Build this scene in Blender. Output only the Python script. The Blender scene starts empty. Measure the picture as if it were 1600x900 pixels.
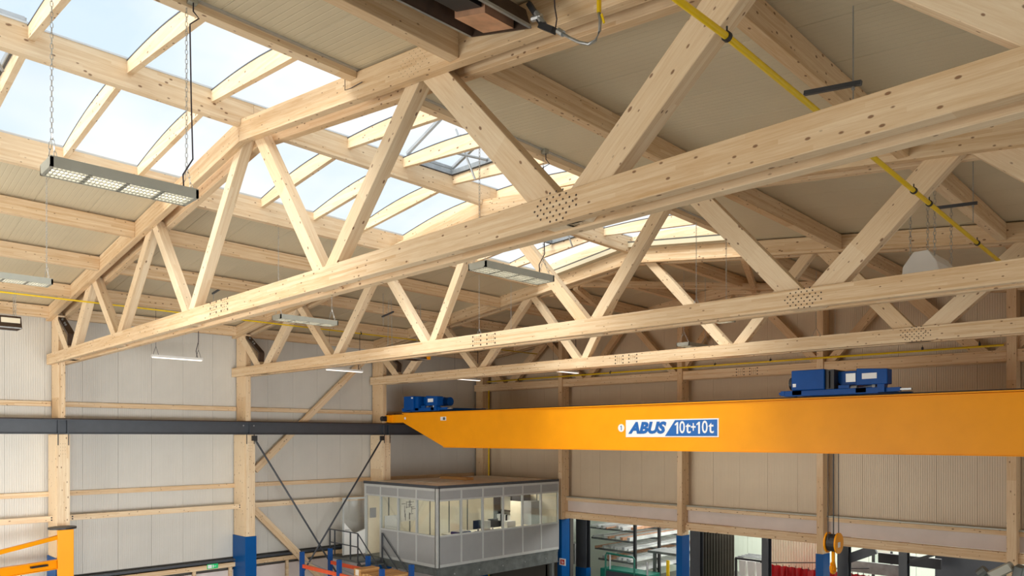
import bpy, bmesh, math, random
from mathutils import Vector, Matrix
random.seed(7)
S = bpy.context.scene
COL = S.collection

# ------------------------------------------------------------------ camera
# hall axes: X across the hall (left wall at 0), Y along it (gable end at 17.85), Z up
BAY = 5.75
CAMP = Vector((25.766, -5.832, 7.0)); FPX = 1164.96; HX = 800.0; HY = 683.0
YAW = math.radians(44.754)
FW = Vector((-math.cos(YAW), math.sin(YAW), 0)); RT = Vector((math.sin(YAW), math.cos(YAW), 0))
cam = bpy.data.cameras.new('camera'); cam_o = bpy.data.objects.new('camera', cam); COL.objects.link(cam_o)
cam_o.matrix_world = Matrix(((RT.x, 0, -FW.x, CAMP.x), (RT.y, 0, -FW.y, CAMP.y), (0, 1, 0, CAMP.z), (0, 0, 0, 1)))
cam.sensor_width = 36; cam.lens = FPX / 1600 * 36
cam.shift_y = (HY - 450) / 1600; cam.clip_end = 400
S.camera = cam_o

# ------------------------------------------------------------------ world, light, exposure
S.view_settings.view_transform = 'Standard'; S.view_settings.look = 'None'
S.view_settings.gamma = 1; S.view_settings.use_curve_mapping = False
S.view_settings.exposure = 0.0
S.cycles.use_denoising = True
S.cycles.max_bounces = 8; S.cycles.diffuse_bounces = 5; S.cycles.transparent_max_bounces = 12
S.cycles.sample_clamp_indirect = 6
W = bpy.data.worlds.new('world'); S.world = W; W.use_nodes = True
nt = W.node_tree; bg = nt.nodes['Background']
tc = nt.nodes.new('ShaderNodeTexCoord'); no = nt.nodes.new('ShaderNodeTexNoise'); mp = nt.nodes.new('ShaderNodeMapping')
mp.inputs['Scale'].default_value = (1, 1, 2.5); no.inputs['Scale'].default_value = 2.6; no.inputs['Detail'].default_value = 4
nt.links.new(tc.outputs['Generated'], mp.inputs[0]); nt.links.new(mp.outputs[0], no.inputs['Vector'])
cr = nt.nodes.new('ShaderNodeValToRGB'); cr.color_ramp.elements[0].position = .34; cr.color_ramp.elements[1].position = .56
cr.color_ramp.elements[0].color = (.60, .74, .86, 1); cr.color_ramp.elements[1].color = (.90, .90, .89, 1)
nt.links.new(no.outputs['Fac'], cr.inputs[0]); nt.links.new(cr.outputs[0], bg.inputs[0])
bg.inputs[1].default_value = 1.12
W.cycles.sampling_method = 'MANUAL'; W.cycles.sample_map_resolution = 256

def area_lamp(name, loc, rot, sx, sy, power, color):
    l = bpy.data.lights.new(name, 'AREA'); l.shape = 'RECTANGLE'; l.size = sx; l.size_y = sy
    l.energy = power; l.color = color
    o = bpy.data.objects.new(name, l); o.location = loc; o.rotation_euler = rot; COL.objects.link(o)
    return o
sun = bpy.data.lights.new('hazy_sun', 'SUN'); sun.energy = 5.2; sun.angle = math.radians(38); sun.color = (1, .95, .87)
so = bpy.data.objects.new('hazy_sun', sun); so.rotation_euler = Vector((-.05, -.72, .78)).to_track_quat('Z', 'Y').to_euler(); COL.objects.link(so)
# added fill lamps out of view, at the south end and the right-hand wall
area_lamp('unseen_south_fill', (8, -17.0, 3.9), (math.radians(90), 0, 0), 13, 6.5, 2200, (1, .95, .88))
sg_ = area_lamp('unseen_side_fill', (27.1, -3.0, 3.6), (0, math.radians(90), 0), 3.6, 17, 920, (.95, .98, 1))
sg_.data.spread = math.radians(80)

# ------------------------------------------------------------------ helpers
def srgb(r, g, b):
    f = lambda c: c / 12.92 if c <= .04045 else ((c + .055) / 1.055) ** 2.4
    return (f(r / 255), f(g / 255), f(b / 255), 1)

def at(px, py, **k):
    """point of the hall seen at that pixel of the 1600x900 frame, on the plane x=, y= or z="""
    d = FW + RT * ((px - HX) / FPX) + Vector((0, 0, (HY - py) / FPX))
    (a, v), = k.items(); i = 'xyz'.index(a)
    return CAMP + d * ((v - CAMP[i]) / d[i])

def mat_base(name, color, rough=.6, metal=0.0, emit=0.0, ecol=None, alpha=None):
    m = bpy.data.materials.new(name); m.use_nodes = True
    b = m.node_tree.nodes['Principled BSDF']
    b.inputs['Base Color'].default_value = color; b.inputs['Roughness'].default_value = rough
    b.inputs['Metallic'].default_value = metal
    if emit: b.inputs['Emission Color'].default_value = ecol or color; b.inputs['Emission Strength'].default_value = emit
    return m

def add_noise(m, scale=6, amount=.12, bump=0.0, coord='Object', stretch=(1, 1, 1)):
    nt = m.node_tree; N = nt.nodes; L = nt.links; b = N['Principled BSDF']
    tc = N.new('ShaderNodeTexCoord'); mp = N.new('ShaderNodeMapping'); mp.inputs['Scale'].default_value = stretch
    n = N.new('ShaderNodeTexNoise'); n.inputs['Scale'].default_value = scale; n.inputs['Detail'].default_value = 5
    L.new(tc.outputs[coord], mp.inputs[0]); L.new(mp.outputs[0], n.inputs['Vector'])
    base = b.inputs['Base Color'].default_value[:]
    mr = N.new('ShaderNodeMapRange'); mr.inputs['From Min'].default_value = .3; mr.inputs['From Max'].default_value = .7
    mr.inputs['To Min'].default_value = 1 - amount; mr.inputs['To Max'].default_value = 1 + amount
    L.new(n.outputs['Fac'], mr.inputs['Value'])
    mx = N.new('ShaderNodeVectorMath'); mx.operation = 'SCALE'; mx.inputs[0].default_value = base[:3]
    L.new(mr.outputs[0], mx.inputs['Scale']); L.new(mx.outputs[0], b.inputs['Base Color'])
    if bump:
        bp = N.new('ShaderNodeBump'); bp.inputs['Strength'].default_value = bump; bp.inputs['Distance'].default_value = .01
        L.new(n.outputs['Fac'], bp.inputs['Height']); L.new(bp.outputs[0], b.inputs['Normal'])
    return m

def wood(name, c_light, c_dark, knots=True):
    m = bpy.data.materials.new(name); m.use_nodes = True
    nt = m.node_tree; N = nt.nodes; L = nt.links; b = N['Principled BSDF']; b.inputs['Roughness'].default_value = .62
    b.inputs['Specular IOR Level'].default_value = .25
    tc = N.new('ShaderNodeTexCoord'); oi = N.new('ShaderNodeObjectInfo')
    off = N.new('ShaderNodeVectorMath'); off.operation = 'MULTIPLY_ADD'; off.inputs[1].default_value = (37, 11, 5)
    L.new(oi.outputs['Random'], off.inputs[0]); L.new(tc.outputs['Object'], off.inputs[2])
    # grain
    mp = N.new('ShaderNodeMapping'); mp.inputs['Scale'].default_value = (.7, 14, 14); L.new(off.outputs[0], mp.inputs[0])
    g = N.new('ShaderNodeTexNoise'); g.inputs['Scale'].default_value = 3.2; g.inputs['Detail'].default_value = 7; g.inputs['Roughness'].default_value = .62
    g.inputs['Distortion'].default_value = .6
    L.new(mp.outputs[0], g.inputs['Vector'])
    # lamellas of the glulam, 4 cm thick, in boards of a few metres
    sx = N.new('ShaderNodeSeparateXYZ'); L.new(off.outputs[0], sx.inputs[0])
    def mth(op, a, bb=None, v=None):
        n = N.new('ShaderNodeMath'); n.operation = op
        if isinstance(a, (int, float)): n.inputs[0].default_value = a
        else: L.new(a, n.inputs[0])
        if bb is not None:
            if isinstance(bb, (int, float)): n.inputs[1].default_value = bb
            else: L.new(bb, n.inputs[1])
        return n.outputs[0]
    lz = mth('FLOOR', mth('MULTIPLY', sx.outputs['Z'], 24.0))
    lx = mth('FLOOR', mth('ADD', mth('MULTIPLY', sx.outputs['X'], .38), mth('MULTIPLY', lz, .37)))
    cb = N.new('ShaderNodeCombineXYZ'); L.new(lx, cb.inputs[0]); L.new(lz, cb.inputs[1])
    wn = N.new('ShaderNodeTexWhiteNoise'); L.new(cb.outputs[0], wn.inputs[0])
    big = N.new('ShaderNodeTexNoise'); big.inputs['Scale'].default_value = .8; L.new(off.outputs[0], big.inputs['Vector'])
    s1 = mth('MULTIPLY', g.outputs['Fac'], .72); s2 = mth('MULTIPLY', wn.outputs['Value'], .26); s3 = mth('MULTIPLY', big.outputs['Fac'], .2)
    fac = mth('ADD', mth('ADD', s1, s2), s3)
    rp = N.new('ShaderNodeValToRGB'); rp.color_ramp.elements[0].position = .32; rp.color_ramp.elements[1].position = .86
    rp.color_ramp.elements[0].color = c_light; rp.color_ramp.elements[1].color = c_dark
    L.new(fac, rp.inputs[0]); out = rp.outputs[0]
    if knots:
        mk = N.new('ShaderNodeMapping'); mk.inputs['Scale'].default_value = (5.6, 10.5, 10.5); L.new(off.outputs[0], mk.inputs[0])
        v = N.new('ShaderNodeTexVoronoi'); v.inputs['Scale'].default_value = 1.0; L.new(mk.outputs[0], v.inputs['Vector'])
        vs = N.new('ShaderNodeSeparateColor'); L.new(v.outputs['Color'], vs.inputs[0])
        thr = mth('MULTIPLY', mth('GREATER_THAN', vs.outputs[0], .08), mth('ADD', .09, mth('MULTIPLY', vs.outputs[1], .13)))
        k = mth('SUBTRACT', 1.0, mth('MINIMUM', mth('DIVIDE', v.outputs['Distance'], mth('ADD', thr, .0001)), 1.0))
        k = mth('MINIMUM', mth('MULTIPLY', k, 2.2), .8)
        mx = N.new('ShaderNodeMix'); mx.data_type = 'RGBA'; L.new(k, mx.inputs['Factor']); L.new(out, mx.inputs['A'])
        mx.inputs['B'].default_value = srgb(112, 70, 42); out = mx.outputs['Result']
    L.new(out, b.inputs['Base Color'])
    bp = N.new('ShaderNodeBump'); bp.inputs['Strength'].default_value = .15; bp.inputs['Distance'].default_value = .004
    L.new(g.outputs['Fac'], bp.inputs['Height']); L.new(bp.outputs[0], b.inputs['Normal'])
    return m

def ribbed(name, color, axis, pitch, rough=.45, bumpd=.006, stren=.5):
    """coated steel sandwich panel with fine ribs across the given object axis"""
    m = mat_base(name, color, rough); nt = m.node_tree; N = nt.nodes; L = nt.links; b = N['Principled BSDF']
    add_noise(m, 1.3, .03)
    tc = N.new('ShaderNodeTexCoord'); sx = N.new('ShaderNodeSeparateXYZ'); L.new(tc.outputs['Object'], sx.inputs[0])
    f = N.new('ShaderNodeMath'); f.operation = 'MULTIPLY'; f.inputs[1].default_value = 1 / pitch; L.new(sx.outputs[axis], f.inputs[0])
    fr = N.new('ShaderNodeMath'); fr.operation = 'PINGPONG'; fr.inputs[1].default_value = .5; L.new(f.outputs[0], fr.inputs[0])
    st = N.new('ShaderNodeMapRange'); st.interpolation_type = 'SMOOTHSTEP'; st.inputs['From Min'].default_value = .02; st.inputs['From Max'].default_value = .12
    L.new(fr.outputs[0], st.inputs['Value'])
    bp = N.new('ShaderNodeBump'); bp.inputs['Strength'].default_value = stren; bp.inputs['Distance'].default_value = bumpd
    L.new(st.outputs[0], bp.inputs['Height']); L.new(bp.outputs[0], b.inputs['Normal'])
    return m

M = {}
M['wood'] = wood('spruce_glulam', srgb(238, 216, 182), srgb(206, 168, 122))
M['wood_pale'] = wood('pale_spruce', srgb(242, 224, 194), srgb(216, 184, 142))
M['plywood'] = wood('pallet_board', srgb(214, 170, 110), srgb(160, 112, 62), False)
M['roof'] = ribbed('roof_panel_coating', srgb(208, 196, 168), 'Y', .1, .45, .008, .35)
M['wall'] = ribbed('wall_panel_coating', srgb(212, 208, 198), 'X', .06, .45, .01, .7)
M['gable'] = ribbed('gable_panel_warm_light', srgb(214, 196, 168), 'X', .06, .45, .01, .7)  # same panel as the left wall, warm light tinted into its colour
M['backing'] = mat_base('panel_joint_dark', srgb(92, 88, 80), .8)
M['floor'] = add_noise(mat_base('concrete_floor', srgb(120, 118, 112), .5), 3, .1)
M['rail'] = add_noise(mat_base('anthracite_paint', srgb(66, 70, 76), .45), 4, .08)
M['orange'] = add_noise(mat_base('crane_yellow_paint', srgb(252, 164, 14), .38), 2, .03)
M['blue'] = add_noise(mat_base('blue_sleeve_paint', srgb(0, 80, 146), .4), 3, .06)
M['hoistblue'] = add_noise(mat_base('hoist_blue_paint', srgb(0, 74, 150), .35), 5, .06)
M['dark'] = add_noise(mat_base('black_steel', srgb(38, 38, 40), .5), 6, .1)
M['bronze'] = add_noise(mat_base('dark_steel_plate', srgb(78, 62, 50), .5, .4), 8, .2)
M['galv'] = add_noise(mat_base('galvanised_steel', srgb(170, 174, 176), .38, .7), 9, .12)
M['alu'] = add_noise(mat_base('aluminium', srgb(205, 207, 206), .4, .5), 4, .05)
M['white'] = add_noise(mat_base('white_paint', srgb(232, 232, 228), .5), 3, .03)
M['black'] = mat_base('black_ink', srgb(25, 25, 28), .6)
M['signblue'] = mat_base('sign_blue', srgb(0, 98, 178), .45)
M['signwhite'] = mat_base('sign_white', srgb(240, 240, 240), .45)
M['yellow'] = add_noise(mat_base('gas_pipe_yellow', srgb(236, 200, 12), .35), 5, .05)
M['rackorange'] = add_noise(mat_base('rack_orange_paint', srgb(226, 88, 40), .45), 7, .08)
M['rackblue'] = add_noise(mat_base('rack_blue_paint', srgb(26, 74, 138), .45), 7, .08)
M['officegrey'] = add_noise(mat_base('office_panel_grey', srgb(158, 160, 160), .5), 3, .03)
M['officewhite'] = add_noise(mat_base('office_wall_cream', srgb(236, 226, 200), .6), 3, .03)
M['frame'] = add_noise(mat_base('anodised_frame', srgb(196, 200, 198), .4, .2), 5, .04)
M['lampgrey'] = add_noise(mat_base('lamp_housing_grey', srgb(168, 168, 156), .45, .2), 5, .05)
M['tube'] = mat_base('lit_tube', (1, .93, .84, 1), .5, emit=5.0, ecol=(1, .9, .78, 1))
M['dimtube'] = mat_base('lit_diffuser', (1, .93, .84, 1), .5, emit=1.4, ecol=(1, .9, .8, 1))
M['cable'] = mat_base('cable_black', srgb(50, 42, 52), .6)
M['chain'] = add_noise(mat_base('chain_steel', srgb(190, 190, 186), .35, .6), 40, .3)
M['tan'] = add_noise(mat_base('office_roof_sheet', srgb(246, 240, 228), .7), 2.5, .1)
M['greysteel'] = add_noise(mat_base('dirty_grey_steel', srgb(104, 110, 108), .5, .2), 3, .3)
M['green'] = add_noise(mat_base('machine_green', srgb(14, 112, 94), .4), 5, .15)
M['cyan'] = mat_base('cyan_pane', srgb(20, 190, 215), .3, emit=.55, ecol=srgb(20, 190, 215))
M['red'] = add_noise(mat_base('red_curtain', srgb(190, 22, 28), .5), 4, .15)
M['copper'] = add_noise(mat_base('copper_sheet', srgb(206, 160, 128), .35, .4), 6, .2)
M['fascia'] = add_noise(mat_base('fascia_grey', srgb(216, 204, 196), .6), 1.5, .05)
M['mint'] = ribbed('next_hall_panel', srgb(196, 206, 192), 'X', .25)
M['profile'] = add_noise(mat_base('mill_aluminium', srgb(216, 220, 220), .35, .5), 3, .1)
M['paper'] = mat_base('paper', srgb(224, 220, 208), .7)
M['exitgreen'] = mat_base('exit_green', srgb(20, 160, 90), .5, emit=.5, ecol=srgb(20, 170, 95))
M['redink'] = mat_base('red_ink', srgb(190, 40, 34), .5)
M['strip'] = add_noise(mat_base('smoked_strip', srgb(58, 52, 44), .35), 3, .25)
for k_ in ('orange', 'blue', 'hoistblue', 'rackblue'):
    M[k_].node_tree.nodes['Principled BSDF'].inputs['Specular IOR Level'].default_value = .18
def glass(name, tint, refl=.08, haze=0.0):
    m = bpy.data.materials.new(name); m.use_nodes = True; nt = m.node_tree; N = nt.nodes; L = nt.links
    for n in list(N): N.remove(n)
    out = N.new('ShaderNodeOutputMaterial'); t = N.new('ShaderNodeBsdfTransparent'); t.inputs[0].default_value = tint
    g = N.new('ShaderNodeBsdfGlossy'); g.inputs['Roughness'].default_value = .05; mx = N.new('ShaderNodeMixShader'); mx.inputs[0].default_value = refl
    L.new(t.outputs[0], mx.inputs[1]); L.new(g.outputs[0], mx.inputs[2]); last = mx
    if haze:
        tl = N.new('ShaderNodeBsdfTranslucent'); tl.inputs[0].default_value = (.95, .97, 1, 1); m2 = N.new('ShaderNodeMixShader'); m2.inputs[0].default_value = haze
        tc = N.new('ShaderNodeTexCoord'); sx = N.new('ShaderNodeSeparateXYZ'); L.new(tc.outputs['Object'], sx.inputs[0])
        L.new(last.outputs[0], m2.inputs[1]); L.new(tl.outputs[0], m2.inputs[2]); last = m2
    L.new(last.outputs[0], out.inputs[0]); return m
M['glass'] = glass('window_glass', (.93, .95, .95, 1), .10)
M['poly'] = glass('multiwall_polycarbonate', (.93, .97, 1, 1), .03, .1)

class MB:
    """collects shapes into one mesh"""
    def __init__(s): s.v = []; s.f = []
    def add(s, vs, fs):
        n = len(s.v); s.v += [Vector(v) for v in vs]; s.f += [tuple(i + n for i in f) for f in fs]; return s
    def box(s, x0, x1, y0, y1, z0, z1):
        return s.add([(x0, y0, z0), (x1, y0, z0), (x1, y1, z0), (x0, y1, z0), (x0, y0, z1), (x1, y0, z1), (x1, y1, z1), (x0, y1, z1)],
                     [(0, 3, 2, 1), (4, 5, 6, 7), (0, 1, 5, 4), (1, 2, 6, 5), (2, 3, 7, 6), (3, 0, 4, 7)])
    def bar(s, p, q, w, h, up=(0, 0, 1)):
        p = Vector(p); q = Vector(q); d = (q - p).normalized(); up = Vector(up)
        if abs(d.dot(up)) > .98: up = Vector((1, 0, 0))
        r = d.cross(up).normalized(); u = r.cross(d)
        vs = [a + r * (w / 2 * i) + u * (h / 2 * j) for a in (p, q) for i, j in ((-1, -1), (1, -1), (1, 1), (-1, 1))]
        return s.add(vs, [(0, 1, 2, 3), (7, 6, 5, 4), (0, 4, 5, 1), (1, 5, 6, 2), (2, 6, 7, 3), (3, 7, 4, 0)])
    def tube(s, pts, r, n=8, cap=True):
        pts = [Vector(p) for p in pts]; rings = []
        for i, p in enumerate(pts):
            d = (pts[min(i + 1, len(pts) - 1)] - pts[max(i - 1, 0)]).normalized()
            u = Vector((0, 0, 1)) if abs(d.z) < .9 else Vector((1, 0, 0))
            a = d.cross(u).normalized(); b = d.cross(a)
            rings.append([p + a * (r * math.cos(2 * math.pi * k / n)) + b * (r * math.sin(2 * math.pi * k / n)) for k in range(n)])
        vs = [v for rg in rings for v in rg]; fs = []
        for i in range(len(rings) - 1):
            for k in range(n):
                k2 = (k + 1) % n; fs.append((i * n + k, i * n + k2, (i + 1) * n + k2, (i + 1) * n + k))
        if cap: fs.append(tuple(range(n))[::-1]); fs.append(tuple((len(rings) - 1) * n + k for k in range(n)))
        return s.add(vs, fs)
    def prism(s, poly, axis, a0, a1):
        """poly: 2D points in the two other axes (order x,z for y; y,z for x; x,y for z)"""
        def mk(p, t):
            return {'y': (p[0], t, p[1]), 'x': (t, p[0], p[1]), 'z': (p[0], p[1], t)}[axis]
        n = len(poly); vs = [mk(p, a0) for p in poly] + [mk(p, a1) for p in poly]
        fs = [tuple(range(n)), tuple(range(2 * n - 1, n - 1, -1))] + [(i, (i + 1) % n + 0, (i + 1) % n + n, i + n) for i in range(n)]
        return s.add(vs, fs)
    def mesh(s, name, smooth=False, mw=None):
        me = bpy.data.meshes.new(name)
        vs = s.v if mw is None else [mw.inverted() @ v for v in s.v]
        me.from_pydata([tuple(v) for v in vs], [], s.f)
        bm = bmesh.new(); bm.from_mesh(me); bmesh.ops.recalc_face_normals(bm, faces=bm.faces); bm.to_mesh(me); bm.free()
        if smooth:
            for p in me.polygons: p.use_smooth = True
        return me

def tag(o, label=None, cat=None, group=None, kind=None):
    if label: o['label'] = label
    if cat: o['category'] = cat
    if group: o['group'] = group
    if kind: o['kind'] = kind
    return o

def wpos(o):
    p = Vector((0, 0, 0))
    while o: p += o.location; o = o.parent
    return p

def obj(name, mb, m, parent=None, frame=None, bevel=0.0, smooth=False):
    """frame: a world matrix that becomes the object's own axes (grain runs along its X); else origin at the shape's base"""
    if frame is None:
        vs = mb.v; lo = [min(v[i] for v in vs) for i in range(3)]; hi = [max(v[i] for v in vs) for i in range(3)]
        frame = Matrix.Translation(((lo[0] + hi[0]) / 2, (lo[1] + hi[1]) / 2, lo[2]))
    me = mb.mesh(name, smooth, frame); me.materials.append(M[m] if isinstance(m, str) else m)
    o = bpy.data.objects.new(name, me); COL.objects.link(o)
    loc, rot, sc = frame.decompose(); o.rotation_mode = 'QUATERNION'; o.rotation_quaternion = rot
    if parent is not None: o.parent = parent; o.location = loc - wpos(parent)
    else: o.location = loc
    if bevel:
        b = o.modifiers.new('edge', 'BEVEL'); b.width = bevel; b.segments = 1; b.limit_method = 'ANGLE'
    return o

def thing(name, label, cat, loc, group=None):
    o = bpy.data.objects.new(name, None); o.location = loc; o.empty_display_size = .3; COL.objects.link(o)
    return tag(o, label, cat, group)

def along(p, q, up=(0, 0, 1)):
    p = Vector(p); q = Vector(q); d = (q - p).normalized(); up = Vector(up)
    if abs(d.dot(up)) > .98: up = Vector((0, 1, 0))
    r = up.cross(d).normalized(); u = d.cross(r)
    return Matrix(((d.x, r.x, u.x, p.x), (d.y, r.y, u.y, p.y), (d.z, r.z, u.z, p.z), (0, 0, 0, 1)))

def beam(name, p, q, w, h, parent=None, m='wood', up=(0, 0, 1), bevel=.006):
    return obj(name, MB().bar(p, q, w, h, up), m, parent, along(p, q, up), bevel)

def text(name, s, m, parent, loc, size, xdir=(1, 0, 0), up=(0, 0, 1), depth=.004, shear=0, bold=0, sx=1.0, align='CENTER'):
    c = bpy.data.curves.new(name, 'FONT'); c.body = s; c.size = size; c.extrude = depth; c.shear = shear; c.offset = bold
    c.align_x = align; c.align_y = 'CENTER'; c.resolution_u = 3
    t = bpy.data.objects.new('tmp', c); COL.objects.link(t)
    dg = bpy.context.evaluated_depsgraph_get(); me = bpy.data.meshes.new_from_object(t.evaluated_get(dg))
    bpy.data.objects.remove(t)
    x = Vector(xdir).normalized(); u = Vector(up).normalized(); n = x.cross(u)
    me.transform(Matrix(((x.x * sx, u.x, n.x, 0), (x.y * sx, u.y, n.y, 0), (x.z * sx, u.z, n.z, 0), (0, 0, 0, 1))))
    me.materials.clear(); me.materials.append(M[m]); me.name = name
    o = bpy.data.objects.new(name, me); COL.objects.link(o)
    o.parent = parent; o.location = Vector(loc) - (wpos(parent) if parent else Vector((0, 0, 0)))
    return o

# ------------------------------------------------------------------ the roof's shape
RIDGE = 13.05; CH = .38; PLY = .14; GAP = .20
def zr(x, y):            # underside of the trusses' upper chords
    return 10.5 + .131 * min(x, RIDGE) - .12 * max(0, x - RIDGE) - .022 * y * min(1, max(x, 0) / 10)
def zroof(x, y): return zr(x, y) + CH + .03
XE, XR = 9.4, 16.7       # skylight edge beams
TRUSS_Y = [0, BAY, 2 * BAY, 3 * BAY]
GY = 17.85               # gable wall
SOUTH = -17.25; EAST = 27.3; YEND = 2 * BAY + .1

# ------------------------------------------------------------------ setting: floor, walls, ceiling
o = obj('floor', MB().box(-.3, EAST + .3, SOUTH - .3, 34, -.2, 0), 'floor'); tag(o, kind='structure')
bk = MB()
def sheet(mb, x0, x1, y0, y1, t0, t1, n=4):
    for i in range(n):
        a = x0 + (x1 - x0) * i / n; b = x0 + (x1 - x0) * (i + 1) / n
        vs = [(x, y, zroof(x, y) + t) for t in (t0, t1) for x, y in ((a, y0), (b, y0), (b, y1), (a, y1))]
        fs = [(0, 3, 2, 1), (4, 5, 6, 7), (0, 1, 5, 4), (2, 3, 7, 6)]
        if i == 0: fs.append((3, 0, 4, 7))
        if i == n - 1: fs.append((1, 2, 6, 5))
        mb.add(vs, fs)
y = SOUTH + .0; yy = []
while y < GY: yy.append(y); y += 1.02
for y0 in yy:
    y1 = min(y0 + 1.02, GY + .3); deep = y0 + .3 > 2 * BAY
    sheet(bk, -.3, RIDGE if deep else XE - .08, y0, y1, .125, .16); sheet(bk, RIDGE if deep else XR + .08, EAST + .3, y0, y1, .125, .16)
ceil = tag(obj('ceiling', bk, 'backing'), kind='structure')
for k, y0 in enumerate(yy):
    y1 = min(y0 + 1.013, GY)
    deep = y0 + .3 > 2 * BAY
    xl1 = RIDGE if deep else XE - .08; xr0 = RIDGE if deep else XR + .08
    for x0, x1 in ((-.1, xl1), (xr0, EAST)):
        mb = MB(); sheet(mb, x0, x1, y0, y1, 0.0, .12)
        obj('panel', mb, 'roof', ceil, Matrix.Translation((x0, y0, zroof(x0, y0))))

def wall(name, hull, pieces, mat, kind='structure'):
    w = tag(obj(name, hull, 'backing'), kind=kind)
    for mb, fr in pieces: obj('panel', mb, mat, w, fr)
    return w
# left wall: panel faces at x = -.1
pc = []; y = -5.35
RZ = Matrix.Rotation(math.radians(90), 4, 'Z')
y = SOUTH - .1
while y < GY:
    y1 = min(y + 1.013, GY); pc.append((MB().box(-.22, -.1, y, y1, 2.75, 11.2), Matrix.Translation((-.1, y, 2.75)) @ RZ)); y += 1.02
wl = wall('wall_left', MB().box(-.34, -.225, SOUTH - .3, GY + .3, 0, 11.2), pc, 'wall')
# low plinth wall below the panels
tag(obj('trim_1', MB().box(-.22, -.02, SOUTH, GY, 0, 2.3), 'fascia'), kind='structure')
# gable wall above the openings
pc = []; x = -.22
while x < EAST:
    x1 = min(x + 1.013, EAST); pc.append((MB().box(x, x1, GY, GY + .12, 4.5, 12.6), Matrix.Translation((x, GY, 4.5)))); x += 1.02
hull = MB().box(-.3, EAST + .3, GY + .125, GY + .25, 4.3, 12.6)
hull.box(-.3, 5.3, GY + .05, GY + .25, 0, 4.5)
wg = wall('wall_back', hull, pc, 'gable')
# right-hand wall and the south end, with the openings that let daylight in
tag(obj('wall_right', MB().box(EAST, EAST + .2, SOUTH - .3, GY + .3, 0, 3.6).box(EAST, EAST + .2, SOUTH - .3, GY + .3, 6.8, 10.4), 'wall'), kind='structure')
tag(obj('wall_front', MB().box(-.3, 3, SOUTH - .2, SOUTH, 0, 12.9).box(21, EAST + .3, SOUTH - .2, SOUTH, 0, 12.9).box(3, 21, SOUTH - .2, SOUTH, 7.2, 12.9), 'wall'), kind='structure')

# ------------------------------------------------------------------ trusses
ORD = ['nearest', 'second', 'third', 'farthest']
def nail_group(cx, cz, y, pts, r=.011):
    mb = MB()
    for dx, dz, k in pts:
        n = 6; mb.add([(cx + dx + r * k * math.cos(a * math.tau / n), y, cz + dz + r * k * math.sin(a * math.tau / n)) for a in range(n)] +
                      [(cx + dx, y - .003, cz + dz)], [(i, (i + 1) % n, n) for i in range(n)])
    return mb
SPLICE = [(dx, dz, 1) for g in (-.36, .12) for dx in [g + .07 * i for i in range(1, 4)] for dz in (-.09, -.045, 0, .045, .09)] + \
         [(dx, dz, 2.2) for g in (-.36, .12) for dx in (g, g + .27) for dz in (-.1, 0, .1)]
NODE = [(dx * .09 + (dz % 2) * .045, dz * .05, 1.2) for dx in range(-3, 4) for dz in range(-3, 4) if abs(dx) + abs(dz) < 5]

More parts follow.
